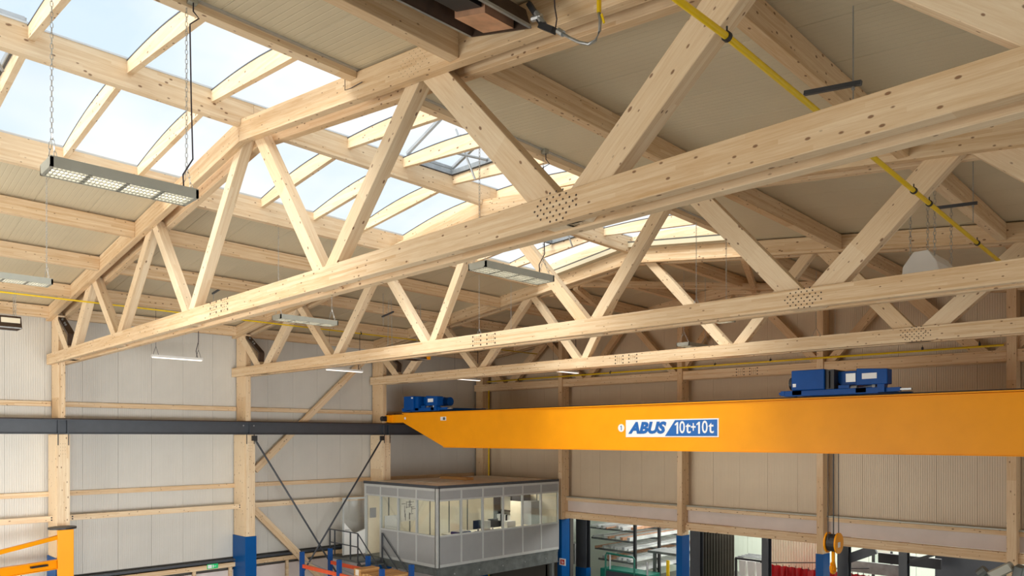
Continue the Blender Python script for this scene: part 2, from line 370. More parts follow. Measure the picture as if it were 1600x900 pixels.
def truss(n, L, U, zc, widths, splice_x, node_x, segs=None):
    y0 = n * BAY; desc = ['nearest glulam roof truss, its lower chord sweeping across the whole picture',
        'second roof truss from the front, lower chord ending at the middle of the left wall',
        'third roof truss, at the far end of the skylight',
        'roof truss against the far gable wall, behind the three free-standing ones'][n]
    t = thing('roof_truss', 'pale ' + desc if n == 0 else desc, 'truss', (0, y0, zc(0)))
    ya, yb = y0 + PLY / 2, y0 + PLY + GAP + PLY / 2
    XEND = 26.2
    lx = [(.05, 10), (10, 20), (20, XEND)]
    for yc in (ya, yb):
        if segs:
            sg = segs
        else: sg = [(.05 if n != 1 else -.08, XEND)]
        for a, b in sg:
            beam('lower_chord', (a, yc, zc(a) + .155), (b, yc, zc(b) + .155), PLY, .31, t)
        za = zr(-.05, y0) + CH / 2
        for (a, b) in ((-.05, RIDGE), (RIDGE, XEND)):
            pa = (a, zr(a, y0)); pb = (b, zr(b, y0))
            fr = along((a, yc, zr(a, y0)), (b, yc, zr(b, y0)))
            mb = MB().prism([pa, pb, (pb[0], pb[1] + CH), (pa[0], pa[1] + CH)], 'y', yc - PLY / 2, yc + PLY / 2)
            obj('upper_chord', mb, 'wood', t, fr, .006)
    # diagonals between the plies, cut to the chords
    nodes = []
    for i in range(len(L)):
        nodes.append((('U', U[i]), ('L', L[i]))); 
        if i + 1 < len(U): nodes.append((('L', L[i]), ('U', U[i + 1])))
    for k, (A, B) in enumerate(nodes):
        w = widths[min(k, len(widths) - 1)]
        lo, up = (A[1], B[1]) if A[0] == 'L' else (B[1], A[1])
        right = up > lo
        zl = zc(lo) + .31; zu = zr(up, y0)
        ang = math.atan2(zu - zl, abs(up - lo)); wh = w / math.sin(ang)
        sgn = 1 if right else -1
        lo2 = lo + sgn * wh / 2; up2 = up - sgn * (wh / 2 + (.22 if abs(up - RIDGE) < .4 else .02))
        if up == U[0]: up2 = up + wh / 2 + .1
        # the diagonal's axis, carried on through both chords
        d = Vector((up2 - lo2, zu - zl))
        def X(z): return lo2 + d.x * (z - zl) / d.y
        zb = zc(lo) + .006; wh = w / abs(math.sin(math.atan2(d.y, abs(d.x))))
        zt = zu + .16
        pl = [(X(zb) - wh / 2, zb), (X(zb) + wh / 2, zb)]
        def cut(off):           # where an edge of the diagonal meets the line zr + .16
            z = zt
            for _ in range(8): z = zr(X(z) + off, y0) + .16
            return (X(z) + off, z)
        pl += [cut(wh / 2), cut(-wh / 2)]
        p3 = Vector((X(zb), y0 + .24, zb)); q3 = Vector((X(zt), y0 + .24, zt))
        obj('diagonal', MB().prism(pl, 'y', y0 + PLY + .002, y0 + PLY + GAP - .002), 'wood_pale' if n < 3 else 'wood', t, along(p3, q3, (0, 1, 0)), .006)
    # steel plate on the first diagonal
    x0, x1 = .62, 1.62
    if n < 3:
        pa = Vector((.58, y0 + .24, zr(.5, y0) + .02)); pb = Vector((1.72, y0 + .24, zc(2) + .75)); pc_ = Vector((1.66, y0 + .24, zc(2) + .33))
        sp = obj('gusset_plate', MB().bar(pa, pb, .19, .07).bar(pb, pc_, .19, .07), 'bronze', t)
        mb = MB()
        for f in (.25, .45, .55):
            c = pa.lerp(pb, f); mb.tube([c + Vector((.03, -.03, .02)), c + Vector((.075, -.03, .05))], .028, 8)
        obj('bolt', mb, 'galv', sp)
    for cx in splice_x:
        tag(obj('nail_pattern', nail_group(cx, zc(cx) + .155, y0 - .002, SPLICE), 'bronze', t), kind='stuff')
    for cx in node_x:
        tag(obj('nail_pattern', nail_group(cx, zc(cx) + .155, y0 - .002, NODE), 'bronze', t), kind='stuff')
    for ux in U[4:5]:
        if n < 2: tag(obj('nail_pattern', nail_group(ux, zr(ux, y0) + .19, y0 - .002, NODE, .005), 'bronze', t), kind='stuff')
    return t
WD = [.30, .32, .24, .24, .22, .22, .24, .24, .33, .36, .36, .36]
truss(0, [1.95, 5.95, 10.4, 15.65, 20.5, 25.3], [0, 4.0, 8.4, 13.1, 18.05, 22.9], lambda x: 9.17 + .10 * min(1, x / 14), WD, [12.2], [20.5])
truss(1, [1.95, 6.4, 10.95, 16.15, 20.6, 25.3], [0, 4.3, 8.8, 13.1, 18.2, 22.85], lambda x: 9.13 - .004 * x, WD, [13.15], [20.6])
truss(2, [1.95, 6.45, 11.1, 16.15, 20.5, 25.2], [0, 4.4, 9.0, 13.2, 18.3, 22.85], lambda x: 9.13 - .004 * x, WD, [12.9], [20.5])
GC = [(.1, .45), (5.25, .2), (10.95, .2), (15.98, .2), (21.0, .22), (25.9, .4)]      # gable columns: left edge, width
gsegs = []
for (a, wa), (b, wb) in zip(GC, GC[1:]): gsegs.append((a + wa if a > 1 else .0, b))
truss(3, [1.95, 6.45, 10.8, 16.1, 20.6, 25.2], [0, 4.4, 8.6, 13.2, 18.2, 22.85], lambda x: 9.10 - .005 * x, WD, [13.6], [], gsegs)

# ------------------------------------------------------------------ purlins
def bay_range(b):        # b = 0 is the bay towards the camera
    y0 = (b - 1) * BAY; y1 = b * BAY
    return (y0 + .48 if b > 0 else SOUTH + .01, y1 if b < 4 else GY)
BN = ['nearest bay', 'bay behind the nearest truss', 'bay before the third truss', 'dim last bay']
def purlin(x, b, lab, h=.34, w=.16, up=.03, x2=None):
    y0, y1 = bay_range(b); x2 = x if x2 is None else x2
    mb = MB(); p = Vector((x, y0, zr(x, y0) + up + h / 2)); q = Vector((x2, y1, zr(x2, y1) + up + h / 2))
    o = beam('roof_purlin', p, q, w, h); return tag(o, lab, 'purlin', 'glulam purlins under the roof panels')
LX = [(.22, 'eaves purlin along the top of the left wall'), (2.51, 'first purlin up from the left eaves'), (5.08, 'second purlin up from the left eaves'), (7.66, 'purlin just below the left edge of the skylight')]
RX = [(18.9, 'first purlin right of the skylight'), (22.1, 'second purlin right of the skylight'), (24.4, 'third purlin right of the skylight')]
for b in range(4):
    for x, lab in LX + RX: purlin(x, b, lab + ', in the ' + BN[b], x2=x)
for x, lab in ((9.6, 'purlin carrying on the left skylight edge'), (11.6, 'purlin left of the ridge'), (14.0, 'purlin right of the ridge'), (16.6, 'purlin carrying on the right skylight edge')):
    purlin(x, 3, lab + ', in the ' + BN[3])
def brace(a, b, lab):
    o = beam('roof_brace', a, b, .16, .2); tag(o, lab, 'brace', 'diagonal roof braces before the gable')
brace((16.3, 12, zr(16.3, 12) + .1), (13.9, 17.25, zr(13.9, 17.25) + .12), 'steep roof brace hanging like a post right of the ridge before the gable')
brace((10.8, 12, zr(10.8, 12) + .12), (14.9, 17.25, zr(14.9, 17.25) + .2), 'long flat roof brace crossing the ridge before the gable')
brace((10.6, 12, zr(10.6, 12) + .08), (8.3, 17.25, zr(8.3, 17.25) + .1), 'roof brace left of the ridge before the gable')

# ------------------------------------------------------------------ skylight
EB = .30                                     # beams stand on the chords
def rib_y(k): return .87 + 1.342 * k
def edge_top(x, y): return zr(x, y) + EB + .5
def rib_pts(side, y, n=10):
    """(x, z bottom, z top) along one half rib"""
    if side == 'L': xa, xb = XE + .08, RIDGE - .07
    else: xa, xb = XR - .08, RIDGE + .07
    za = zr(XE if side == 'L' else XR, y) + .62; zb = zr(RIDGE, y) + .50
    r = []
    for i in range(n + 1):
        t = i / n; r.append((xa + (xb - xa) * t, za + (zb - za) * t, za + (zb - za) * t + .19 + .10 * math.sin(math.pi * t)))
    return r
for b in range(3):
    y0, y1 = bay_range(b); y1 = y1 + (.0 if b < 2 else 0)
    for x, nm, h, w, lab in ((XE, 'skylight_edge_beam', .5, .16, 'left edge beam of the skylight'), (XR, 'skylight_edge_beam', .42, .16, 'right edge beam of the skylight'), (RIDGE, 'ridge_beam', .45, .14, 'ridge beam down the middle of the skylight')):
        e = EB if nm != 'ridge_beam' else .27
        if x == XR: e = .28
        ya = y0 - (.48 if b > 0 else 0); 
        p = (x, ya + .01, zr(x, ya) + e + h / 2 + (.09 if e < .38 else 0)); q = (x, y1 - .01, zr(x, y1) + e + h / 2 + (.09 if e < .38 else 0))
        # the beams are notched over the trusses and butt above their middle
        c0 = CH + .004
        ya = (y0 - .24 + .002) if b > 0 else y0; yb = min(y1 + .24 - .002, YEND - .09 if b == 2 else 99)
        mb = MB().bar((x, y0 + .003, zr(x, y0) + (e + c0) / 2), (x, y1 - .003, zr(x, y1) + (e + c0) / 2), w, c0 - e)
        mb.bar((x, ya, zr(x, ya) + (e + h + c0) / 2), (x, yb, zr(x, yb) + (e + h + c0) / 2), w, e + h - c0)
        o = obj(nm, mb, 'wood_pale', None, along((x, ya, zr(x, ya) + e), (x, yb, zr(x, yb) + e))); tag(o, lab + ', in the ' + BN[b], 'beam', 'skylight beams')
sky = tag(bpy.data.objects.new('window_1', None), kind='structure'); sky.location = (RIDGE, 0, zroof(RIDGE, 0)); COL.objects.link(sky)
HATCH = {('R', 2): 1, ('L', 6): 1, ('L', -4): 1}
for k in range(-4, 9):
    y = rib_y(k)
    if y > 2 * BAY - .1: break
    for side in 'LR':
        pts = rib_pts(side, y)
        poly = [(p[0], p[1]) for p in pts] + [(p[0], p[2]) for p in reversed(pts)]
        obj('rib', MB().prism(poly, 'y', y - .045, y + .045), 'wood_pale', sky, Matrix.Translation((pts[0][0], y, pts[0][1])))
        # dark rubber seal and aluminium bar above the rib
        mb = MB()
        for a, c in zip(pts, pts[1:]):
            mb.add([(a[0], y - .05, a[2] + .002), (a[0], y + .05, a[2] + .002), (c[0], y + .05, c[2] + .002), (c[0], y - .05, c[2] + .002),
                    (a[0], y - .05, a[2] + .02), (a[0], y + .05, a[2] + .02), (c[0], y + .05, c[2] + .02), (c[0], y - .05, c[2] + .02)],
                   [(0, 1, 2, 3), (7, 6, 5, 4), (0, 4, 5, 1), (3, 2, 6, 7), (0, 3, 7, 4), (1, 5, 6, 2)])
        obj('glazing_bar', mb, 'rail', sky)
    for side in 'LR':
        ya, yb = y, min(rib_y(k + 1), 2 * BAY)
        A = rib_pts(side, ya); B = rib_pts(side, yb)
        def pane(mb, i0, i1, lift=.022, ins=0.0):
            for i in range(i0, i1):
                a, c, d, e = A[i], A[i + 1], B[i + 1], B[i]
                q = [Vector((a[0], ya + ins, a[2] + lift)), Vector((c[0], ya + ins, c[2] + lift)), Vector((d[0], yb - ins, d[2] + lift)), Vector((e[0], yb - ins, e[2] + lift))]
                mb.add(q, [(0, 1, 2, 3)])
            return mb
        if (side, k) in HATCH:
            h0, h1 = 5, 10
            for a0, a1 in ((0, h0),): obj('pane', pane(MB(), a0, a1), 'poly', sky)
            x0, x1 = A[h0][0], A[h1][0]; z0, z1 = A[h0][2] + .02, A[h1][2] + .02
            fr = MB()
            P4 = [Vector((x0, ya + .06, z0)), Vector((x1, ya + .06, z1)), Vector((x1, yb - .06, z1)), Vector((x0, yb - .06, z0))]
            for i in range(4): fr.bar(P4[i], P4[(i + 1) % 4], .07, .1)
            hf = obj('hatch_frame', fr, 'galv', sky)
            g = MB()
            for i in range(4): g.bar(P4[i] - Vector((0, 0, .055)), P4[(i + 1) % 4] - Vector((0, 0, .055)), .03, .015)
            obj('rubber_seal', g, 'rail', hf)
            # raised sash hinged on its upper edge, and the two actuators
            up = Vector((0, 0, .75))
            Q4 = [P4[0] + up + Vector((0, 0, .05)), P4[1] + Vector((0, 0, .1)), P4[2] + Vector((0, 0, .1)), P4[3] + up + Vector((0, 0, .05))]
            sf = MB()
            for i in range(4): sf.bar(Q4[i], Q4[(i + 1) % 4], .06, .06)
            s_ = obj('hatch_sash', sf, 'galv', sky); obj('pane', MB().add(Q4, [(0, 1, 2, 3)]), 'poly', s_)
            m1 = (P4[0] + P4[1]) / 2; m2 = (P4[3] + P4[2]) / 2
            obj('actuator', MB().tube([m2 + Vector((0, -.1, -.35)), m2 + Vector((-.1, -.55, .62))], .022).tube([m2 + Vector((.3, -.05, .0)), m2 + Vector((-.2, -.9, .12))], .028), 'galv', hf)
        else:
            obj('pane', pane(MB(), 0, 10), 'poly', sky)
    # ridge capping between the two halves
    a = rib_pts('L', y)[-1][2]; yb = min(rib_y(k + 1), 2 * BAY)
    obj('ridge_cap', MB().box(RIDGE - .08, RIDGE + .08, y, yb, a + .0, a + .03), 'alu', sky)
# south of the view the same glazing goes on as one long sheet
for side in 'LR':
    A = rib_pts(side, SOUTH); B = rib_pts(side, rib_y(-4)); mb = MB()
    for i in range(10): mb.add([(A[i][0], SOUTH, A[i][2] + .02), (A[i + 1][0], SOUTH, A[i + 1][2] + .02), (B[i + 1][0], rib_y(-4), B[i + 1][2] + .02), (B[i][0], rib_y(-4), B[i][2] + .02)], [(0, 1, 2, 3)])
    obj('pane', mb, 'poly', sky)
# boarded end of the skylight above the third truss
yE = 2 * BAY
pl = [(p[0], p[2] + .04) for p in rib_pts('L', yE)] + [(p[0], p[2] + .04) for p in reversed(rib_pts('R', yE))]
pl = [(XE - .08, zr(XE, yE) + CH + .001)] + [(XE - .08, pl[0][1])] + pl + [(XR + .08, pl[-1][1]), (XR + .08, zr(XR, yE) + CH + .001), (RIDGE, zr(RIDGE, yE) + CH + .001)]
obj('end_board', MB().prism(pl, 'y', yE + .012, yE + .1), 'wood_pale', sky, Matrix.Translation((XE, yE, zroof(XE, yE))))
# aluminium trim between the roof panels and the edge beams, sides closed above the panels
for x, s in ((XE, -1), (XR, 1)):
    mb = MB(); p = Vector((x + s * .1, SOUTH, zroof(x, SOUTH) - .02)); q = Vector((x + s * .1, yE, zroof(x, yE) - .02)); mb.bar(p, q, .05, .03)
    obj('edge_trim', mb, 'alu', sky)
    mb = MB().bar((x + s * .1, SOUTH, zroof(x, SOUTH) + .27), (x + s * .1, yE + .1, zroof(x, yE) + .27), .03, .44); obj('upstand_sheet', mb, 'alu', sky)
# chord packers closing the gap under the edge beams where they cross a truss
# ------------------------------------------------------------------ columns of the left wall
CN = ['behind the yellow jib crane', 'in the middle of the left wall, steel braces fixed to its right side', 'behind the left end of the bridge crane']
for n in range(3):
    y0 = n * BAY
    t = thing('wall_column', 'tall glulam column with a blue foot, ' + CN[n], 'column', (.45, y0 + .24, 0), 'left wall columns')
    fr = along((.4, y0 + .24, 0), (.4, y0 + .24, 5), (0, 1, 0))
    obj('shaft', MB().box(0, .72, y0 + PLY + .004, y0 + PLY + GAP - .004, 3.5, 10.6), 'wood', t, fr, .006)
    z0 = at(393, 838, x=.9).z if n == 1 else 3.45
    obj('corbel_post', MB().box(-.02, .80, y0 + .06, y0 + .13, z0, 7.08).box(-.02, .80, y0 + .35, y0 + .42, z0, 7.08), 'wood_pale', t, fr, .006)
    obj('corbel_face', MB().box(.725, .9, y0 + .07, y0 + .41, z0, 7.08), 'wood_pale', t, fr, .006)
    obj('foot_sleeve', MB().box(-.05, .93, y0 + .035, y0 + .445, 0, z0), 'blue', t, None, .004)
    pb = MB()
    for yy_ in (y0 + .1, y0 + .37): pb.box(.9, .915, yy_ - .012, yy_ + .012, 6.76, 7.09)
    obj('bracket_plate', pb, 'dark', t)
    mb = MB()
    for i in range(3):
        for j in range(4): mb.box(.9, .905, y0 + .16 + i * .06, y0 + .172 + i * .06, 6.5 + j * .1, 6.512 + j * .1)
    tag(obj('nail_pattern', mb, 'bronze', t), kind='stuff')
# girts of the left wall
GB = ['left of the first wall column', 'between the first two wall columns', 'between the second and third wall columns', 'beyond the third wall column']
for b in range(4):
    y0 = (b - 1) * BAY + .36 if b else SOUTH + .05; y1 = b * BAY + .12
    if b == 3: y1 = 17.2
    for z, nm in ((8.0, 'upper'), (5.28, 'middle')):
        tag(beam('wall_girt', (-.02, y0, z), (-.02, y1, z), .14, .15), '%s glulam wall girt above and below the crane rail, %s' % (nm, GB[b]) if False else '%s wooden girt of the left wall, %s' % (nm, GB[b]), 'girt', 'left wall girts')
    if b < 3:
        ya, yb = (y0 + .1, y1 + .02); ya = (b - 1) * BAY + .45 if b else SOUTH + .05
        t = thing('guard_rail', 'pale planed rail bolted to the column sides, %s' % GB[b], 'rail', (.5, ya, 4.55), 'planed rails on the columns')
        beam('plank', (.5, ya, 4.58), (.5, yb, 4.58), .05, .17, t, 'wood_pale')
        bl = MB()
        for yy_ in (ya + .12, yb - .12):
            for dz in (-.035, .035): bl.tube([(.526, yy_, 4.58 + dz), (.54, yy_, 4.58 + dz)], .022, 8)
        obj('bolt', bl, 'dark', t)
    t = thing('sill_beam', 'wooden sill beam with a dark metal cover over the low wall, %s' % GB[b], 'beam', (0, y0, 2.4), 'sill beams of the left wall')
    beam('timber', (.06, y0, 2.5), (.06, y1, 2.5), .16, .16, t); obj('cover_strip', MB().box(-.1, .16, y0, y1, 2.63, 2.7), 'rail', t)
    for f in (.3, .72, .95):
        yy_ = y0 + (y1 - y0) * f; obj('post', MB().box(0, .1, yy_, yy_ + .1, 0.01, 2.42), 'wood', t)
# timber K-brace on the wall behind the office side
tag(beam('wall_brace', (.16, 6.5, 5.8), (.16, 11.4, 10.35), .12, .24), 'long timber brace rising to the right behind the crane rail', 'brace')
tag(beam('wall_brace', (.2, 6.35, 4.5), (.2, 9.75, 1.0), .12, .26), 'short timber brace falling to the right behind the pallet rack', 'brace')
# steel X rods
ca = at(499, 851, x=.97)
for (p, q, lab) in (((.97, 6.1, 6.95), None, 'dark steel tie rod running down to the right from the middle wall column'), ((.97, 11.45, 6.95), None, 'dark steel tie rod running down to the left from the column under the crane end')):
    p = Vector(p); d = ca - p; q = p + d * ((.3 - p.z) / d.z)
    if abs(q.y) > 20: q = p + d * 1.4
    t = thing('tie_rod', lab, 'rod', q, 'crossing tie rods')
    obj('rod', MB().tube([q, p], .035, 8), 'rail', t, smooth=True); obj('fork_end', MB().box(.93, 1.01, p.y - .09, p.y + .09, p.z - .08, p.z + .1), 'dark', t)

# ------------------------------------------------------------------ crane rail along the left wall
RX0 = .74
t = thing('crane_runway_beam', 'long dark steel crane rail running along the left wall on the columns', 'rail', (RX0, 0, 7.09))
ya, yb = SOUTH + .05, 17.3
obj('bottom_flange', MB().box(RX0 - .15, RX0 + .15, ya, yb, 7.09, 7.115), 'rail', t)
obj('web', MB().box(RX0 - .009, RX0 + .009, ya, yb, 7.115, 7.50), 'rail', t)
obj('top_flange', MB().box(RX0 - .15, RX0 + .15, ya, yb, 7.50, 7.525), 'rail', t)
obj('crane_rail', MB().box(RX0 - .03, RX0 + .03, ya, yb, 7.525, 7.56), 'bronze', t)
for n in range(3):
    for dy in ((.12, .36) if n != 1 else (.24,)):
        obj('stiffener', MB().box(RX0 + .01, RX0 + .14, n * BAY + dy - .012, n * BAY + dy + .012, 7.116, 7.499), 'rail', t)
    if n == 1:
        mb = MB()
        for dy in (.05, .43): mb.tube([(RX0 + .009, n * BAY + dy, 7.4), (RX0 + .03, n * BAY + dy, 7.4)], .025, 8)
        obj('bolt', mb, 'galv', t)

# ------------------------------------------------------------------ gable columns, rails
GN = ['in the far left corner of the hall', 'just right of the office', 'right of the printed crane sign, second from the office', 'behind the right-hand blue hoist', 'at the right edge of the picture', 'beyond the right edge']
for i, (x, w) in enumerate(GC[:5]):
    t = thing('gable_column', 'glulam gable column with a blue foot, ' + GN[i], 'column', (x + w / 2, 17.45, 0), 'gable columns')
    top = zr(x, 17.25) + .02; zf = [3.4, 3.62, 3.48, 3.38, 3.3][i]
    fr = along((x, 17.4, 0), (x, 17.4, 5), (0, 1, 0))
    obj('shaft', MB().box(x, x + w, 17.19 if i else 17.27, 17.64, zf, top), 'wood', t, fr, .006)
    obj('foot_sleeve', MB().box(x - .02, x + w + .02, 17.17, 17.66, 0, zf), 'blue', t)
bounds = [(GC[i][0] + GC[i][1], GC[i + 1][0]) for i in range(5)]
for i, (a, b) in enumerate(bounds):
    if i == 0: continue
    where = ['', 'right of the office', 'in the middle of the gable', 'under the right-hand hoist', 'at the right edge of the picture'][i]
    tag(beam('gable_girt', (a, 17.55, 4.44), (b, 17.55, 4.44), .14, .13), 'narrow wooden girt above the pale fascia, ' + where, 'girt', 'gable girts')
    tag(obj('fascia_panel', MB().box(a, b, 17.58, 17.62, 3.94, 4.375), 'fascia'), 'pale smooth fascia board over the opening, ' + where, 'panel', 'fascia boards')
    tag(beam('opening_lintel', (a, 17.5, 3.80), (b, 17.5, 3.80), .2, .27), 'glulam lintel over the opening to the next hall, ' + where, 'lintel', 'lintels')
    tag(obj('flashing_strip', MB().box(a, b, 17.46, GY, 4.512, 4.55), 'lampgrey'), 'grey metal flashing on the girt, ' + where, 'flashing', 'gable flashings')
obj_ = None

# ------------------------------------------------------------------ bridge crane
CY = 11.93
t = thing('bridge_crane', 'orange-yellow overhead bridge crane with a white and blue sign, spanning the hall', 'crane', (0.8, CY, 7.55))
zt0, zb0 = 7.92, 6.63
gp = [(1.75, zt0), (1.75, 7.56), (4.25, zb0), (26.2, zb0 - .005), (26.2, zt0 - .01)]
obj('girder', MB().prism(gp, 'y', CY, CY + .5), 'orange', t, None, .005)
obj('top_flange', MB().box(1.7, 26.2, CY - .04, CY + .54, zt0, zt0 + .03), 'orange', t)
obj('bottom_flange', MB().box(4.2, 26.2, CY - .025, CY + .525, zb0 - .02, zb0 - .003), 'orange', t)
g2 = [(x, z) for x, z in gp]
obj('girder', MB().prism(g2, 'y', CY + 1.9, CY + 2.4), 'orange', t)
obj('girder_end', MB().box(.62, 1.75, CY + .02, CY + .46, 7.58, zt0 - .02), 'orange', t, None, .005)
obj('girder_end', MB().box(.62, 1.75, CY + 1.92, CY + 2.36, 7.58, zt0 - .02), 'orange', t)
obj('end_carriage', MB().box(.55, .95, CY - .15, CY + 2.7, 7.6, 7.88), 'orange', t, None, .004)
obj('buffer', MB().tube([(.72, CY - .15, 7.74), (.72, CY - .34, 7.74)], .1, 12).box(.6, .84, CY - .19, CY - .14, 7.64, 7.84), 'dark', t)
obj('trolley_rail', MB().box(1.8, 26, CY + .2, CY + .26, zt0 + .031, zt0 + .07), 'dark', t)
obj('rating_plate', MB().box(4.05, 4.38, CY - .008, CY - .001, 7.62, 7.76), 'signwhite', t)
obj('rating_plate_mark', MB().box(4.2, 4.33, CY - .012, CY - .0085, 7.64, 7.74), 'greysteel', t)
obj('round_mark', MB().tube([(1.85, CY - .0, 7.74), (1.85, CY - .01, 7.74)], .05, 12), 'signwhite', t)
sx0, sx1, sz0, sz1 = 12.6, 15.62, 7.0, 7.50
sg = obj('sign_board', MB().box(sx0, sx1, CY - .012, CY - .001, sz0, sz1), 'signwhite', t)
obj('blue_field', MB().prism([(13.95, sz0 + .03), (15.58, sz0 + .03), (15.58, sz1 - .03), (14.28, sz1 - .03)], 'y', CY - .016, CY - .0125), 'signblue', sg)
text('lettering', 'ABUS', 'signblue', sg, (13.33, CY - .016, 7.25), .43, shear=.25, bold=.024, sx=1.14, depth=.002)
def one(x, z, h, w, y, m, par):
    return obj('lettering', MB().prism([(x, z), (x + w, z), (x + w, z + h), (x + w * .25, z + h), (x - w * 1.1, z + h * .80), (x - w * .75, z + h * .70), (x, z + h * .82)], 'y', y - .003, y), m, par)
for x_ in (14.33, 15.01): one(x_, 7.09, .325, .055, CY - .0175, 'signwhite', sg)
for ch, x_, k_ in (('0', 14.51, .80), ('t', 14.70, .95), ('+', 14.86, .68), ('0', 15.21, .80), ('t', 15.40, .95)):
    text('lettering', ch, 'signwhite', sg, (x_, CY - .0195, 7.255), .47 if ch != '+' else .42, bold=.006, sx=k_, depth=.002)
nd = obj('number_disc', MB().tube([(12.43, CY - .001, 7.27), (12.43, CY - .012, 7.27)], .115, 20), 'signwhite', t)
one(12.425, 7.2, .14, .026, CY - .0135, 'signblue', nd)

def hoist(x, lab, big):
    y = CY + .25; z = zt0 + .07
    t = thing('crane_hoist', lab, 'hoist', (x, y, z), 'blue hoists on the bridge crane')
    s = 1.0
    obj('trolley_frame', MB().box(x - .1, x + 2.1, y - .35, y - .2, z + .0, z + .14).box(x - .1, x + 2.1, y + 1.9, y + 2.05, z, z + .14).box(x + .1, x + .35, y - .35, y + 2.0, z + .02, z + .14).box(x + 1.6, x + 1.85, y - .35, y + 2.0, z + .02, z + .14), 'hoistblue', t, None, .01)
    for dx in (.1, 1.75):
        obj('wheel', MB().tube([(x + dx, y - .2, z + .08), (x + dx, y - .1, z + .08)], .085, 14), 'dark', t)
    obj('end_stop', MB().box(x - .18, x - .08, y - .36, y - .18, z + .02, z + .14).box(x - .24, x - .18, y - .32, y - .22, z + .05, z + .11), 'hoistblue', t)
    obj('travel_arm', MB().box(x + 2.1, x + 2.55, y - .33, y - .22, z + .03, z + .12), 'hoistblue', t)
    obj('arm_tip', MB().box(x + 2.55, x + 2.78, y - .32, y - .24, z + .05, z + .09), 'galv', t)
    if big:
        g = obj('gear_housing', MB().box(x + .12, x + .92, y - .42, y + .35, z + .14, z + .62), 'hoistblue', t, None, .015)
        obj('label_plate', MB().box(x + .16, x + .24, y - .43, y - .42, z + .22, z + .3), 'signwhite', g)
        obj('motor', MB().tube([(x + .12, y - .1, z + .32), (x - .02, y - .1, z + .32)], .16, 16), 'dark', t)
        obj('rib_cover', MB().box(x + .921, x + 1.12, y - .35, y + .3, z + .14, z + .6).box(x + 1.0, x + 1.02, y - .4, y - .35, z + .16, z + .56), 'dark', t)
    else:
        g = obj('gear_housing', MB().box(x + .0, x + .62, y - .42, y + .35, z + .06, z + .6), 'hoistblue', t, None, .015)
        obj('label_plate', MB().box(x + .5, x + .6, y - .43, y - .42, z + .5, z + .55), 'signwhite', g)
        obj('motor', MB().tube([(x, y - .1, z + .3), (x - .1, y - .1, z + .3)], .2, 16), 'dark', t)
        obj('rib_cover', MB().box(x + .63, x + .85, y - .35, y + .3, z + .04, z + .58), 'hoistblue', t)
    d0 = x + (1.1 if big else .85)
    obj('rope_drum', MB().tube([(d0, y + .5, z + .38), (d0 + .9, y + .5, z + .38)], .17, 20), 'hoistblue', t, smooth=False)
    cb = obj('control_box', MB().prism([(d0 + .1, z + .22), (d0 + .62, z + .22), (d0 + .62, z + .56), (d0, z + .56), (d0, z + .32)], 'y', y - .1, y + .5), 'hoistblue', t, None, .01)
    obj('label_plate', MB().box(d0 + .2, d0 + .42, y - .115, y - .101, z + .3, z + .5), 'alu', cb)
    eb = obj('electric_box', MB().prism([(d0 + .55, z + .2), (d0 + 1.22, z + .2), (d0 + 1.22, z + .54), (d0 + .55, z + .58)], 'y', y - .42, y - .12), 'hoistblue', t, None, .012)
    nm = obj('name_plate', MB().box(d0 + .68, d0 + 1.0, y - .432, y - .421, z + .33, z + .46), 'signwhite', eb)
    obj('rope_guide', MB().tube([(d0 + .2, y - .2, z + .14), (d0 + .5, y - .2, z + .14)], .07, 10).tube([(d0 + .5, y - .25, z + .1), (d0 + .9, y - .25, z + .18)], .04, 8).tube([(d0 + .9, y - .3, z + .05), (d0 + .9, y - .3, z + .22)], .05, 8), 'galv', t)
    obj('bracket', MB().box(d0 + .1, d0 + .35, y - .3, y - .1, z + .05, z + .22).box(d0 + 1.0, d0 + 1.15, y - .4, y - .2, z + .02, z + .2), 'hoistblue', t)
    return t
hoist(1.98, 'blue crane hoist near the left end of the orange girder', False)
hoist(17.55, 'blue crane hoist on the right half of the orange girder', True)
# hook block on four ropes
hk = at(1302, 848, y=13.05)
t = thing('hook_block', 'round orange hook block hanging on thin ropes in front of the right opening', 'hook', (hk.x, 13.05, hk.z - .9))
for sx_ in (-1, 1):
    for r_, m_ in ((.26, 'orange'),):
        obj('side_cheek', MB().tube([(hk.x + sx_ * .13 - .02, 13.05 - .0, hk.z), (hk.x + sx_ * .13 + .02, 13.05, hk.z)], r_, 24), 'orange', t)
obj('sheave', MB().tube([(hk.x - .1, 13.05, hk.z), (hk.x + .1, 13.05, hk.z)], .22, 20), 'dark', t)
obj('label_plate', MB().box(hk.x + .151, hk.x + .155, 12.95, 13.1, hk.z - .1, hk.z + .03), 'signwhite', t)
hp = [(hk.x, 13.05 + .13 * math.sin(a), hk.z - .62 - .13 * math.cos(a)) for a in [math.radians(v) for v in range(-150, 110, 20)]]
obj('hook', MB().tube([(hk.x, 13.05, hk.z - .22), (hk.x, 13.05, hk.z - .46)] + hp[::-1][2:], .045, 8), 'orange', t)
for dx, dy in ((-.05, -.2), (.05, .2), (-.05, .12), (.05, -.1)):
    obj('rope', MB().tube([(hk.x + dx, 13.05 + dy, hk.z), (hk.x + dx, 13.05 + dy, 7.85)], .011, 5), 'dark', t)

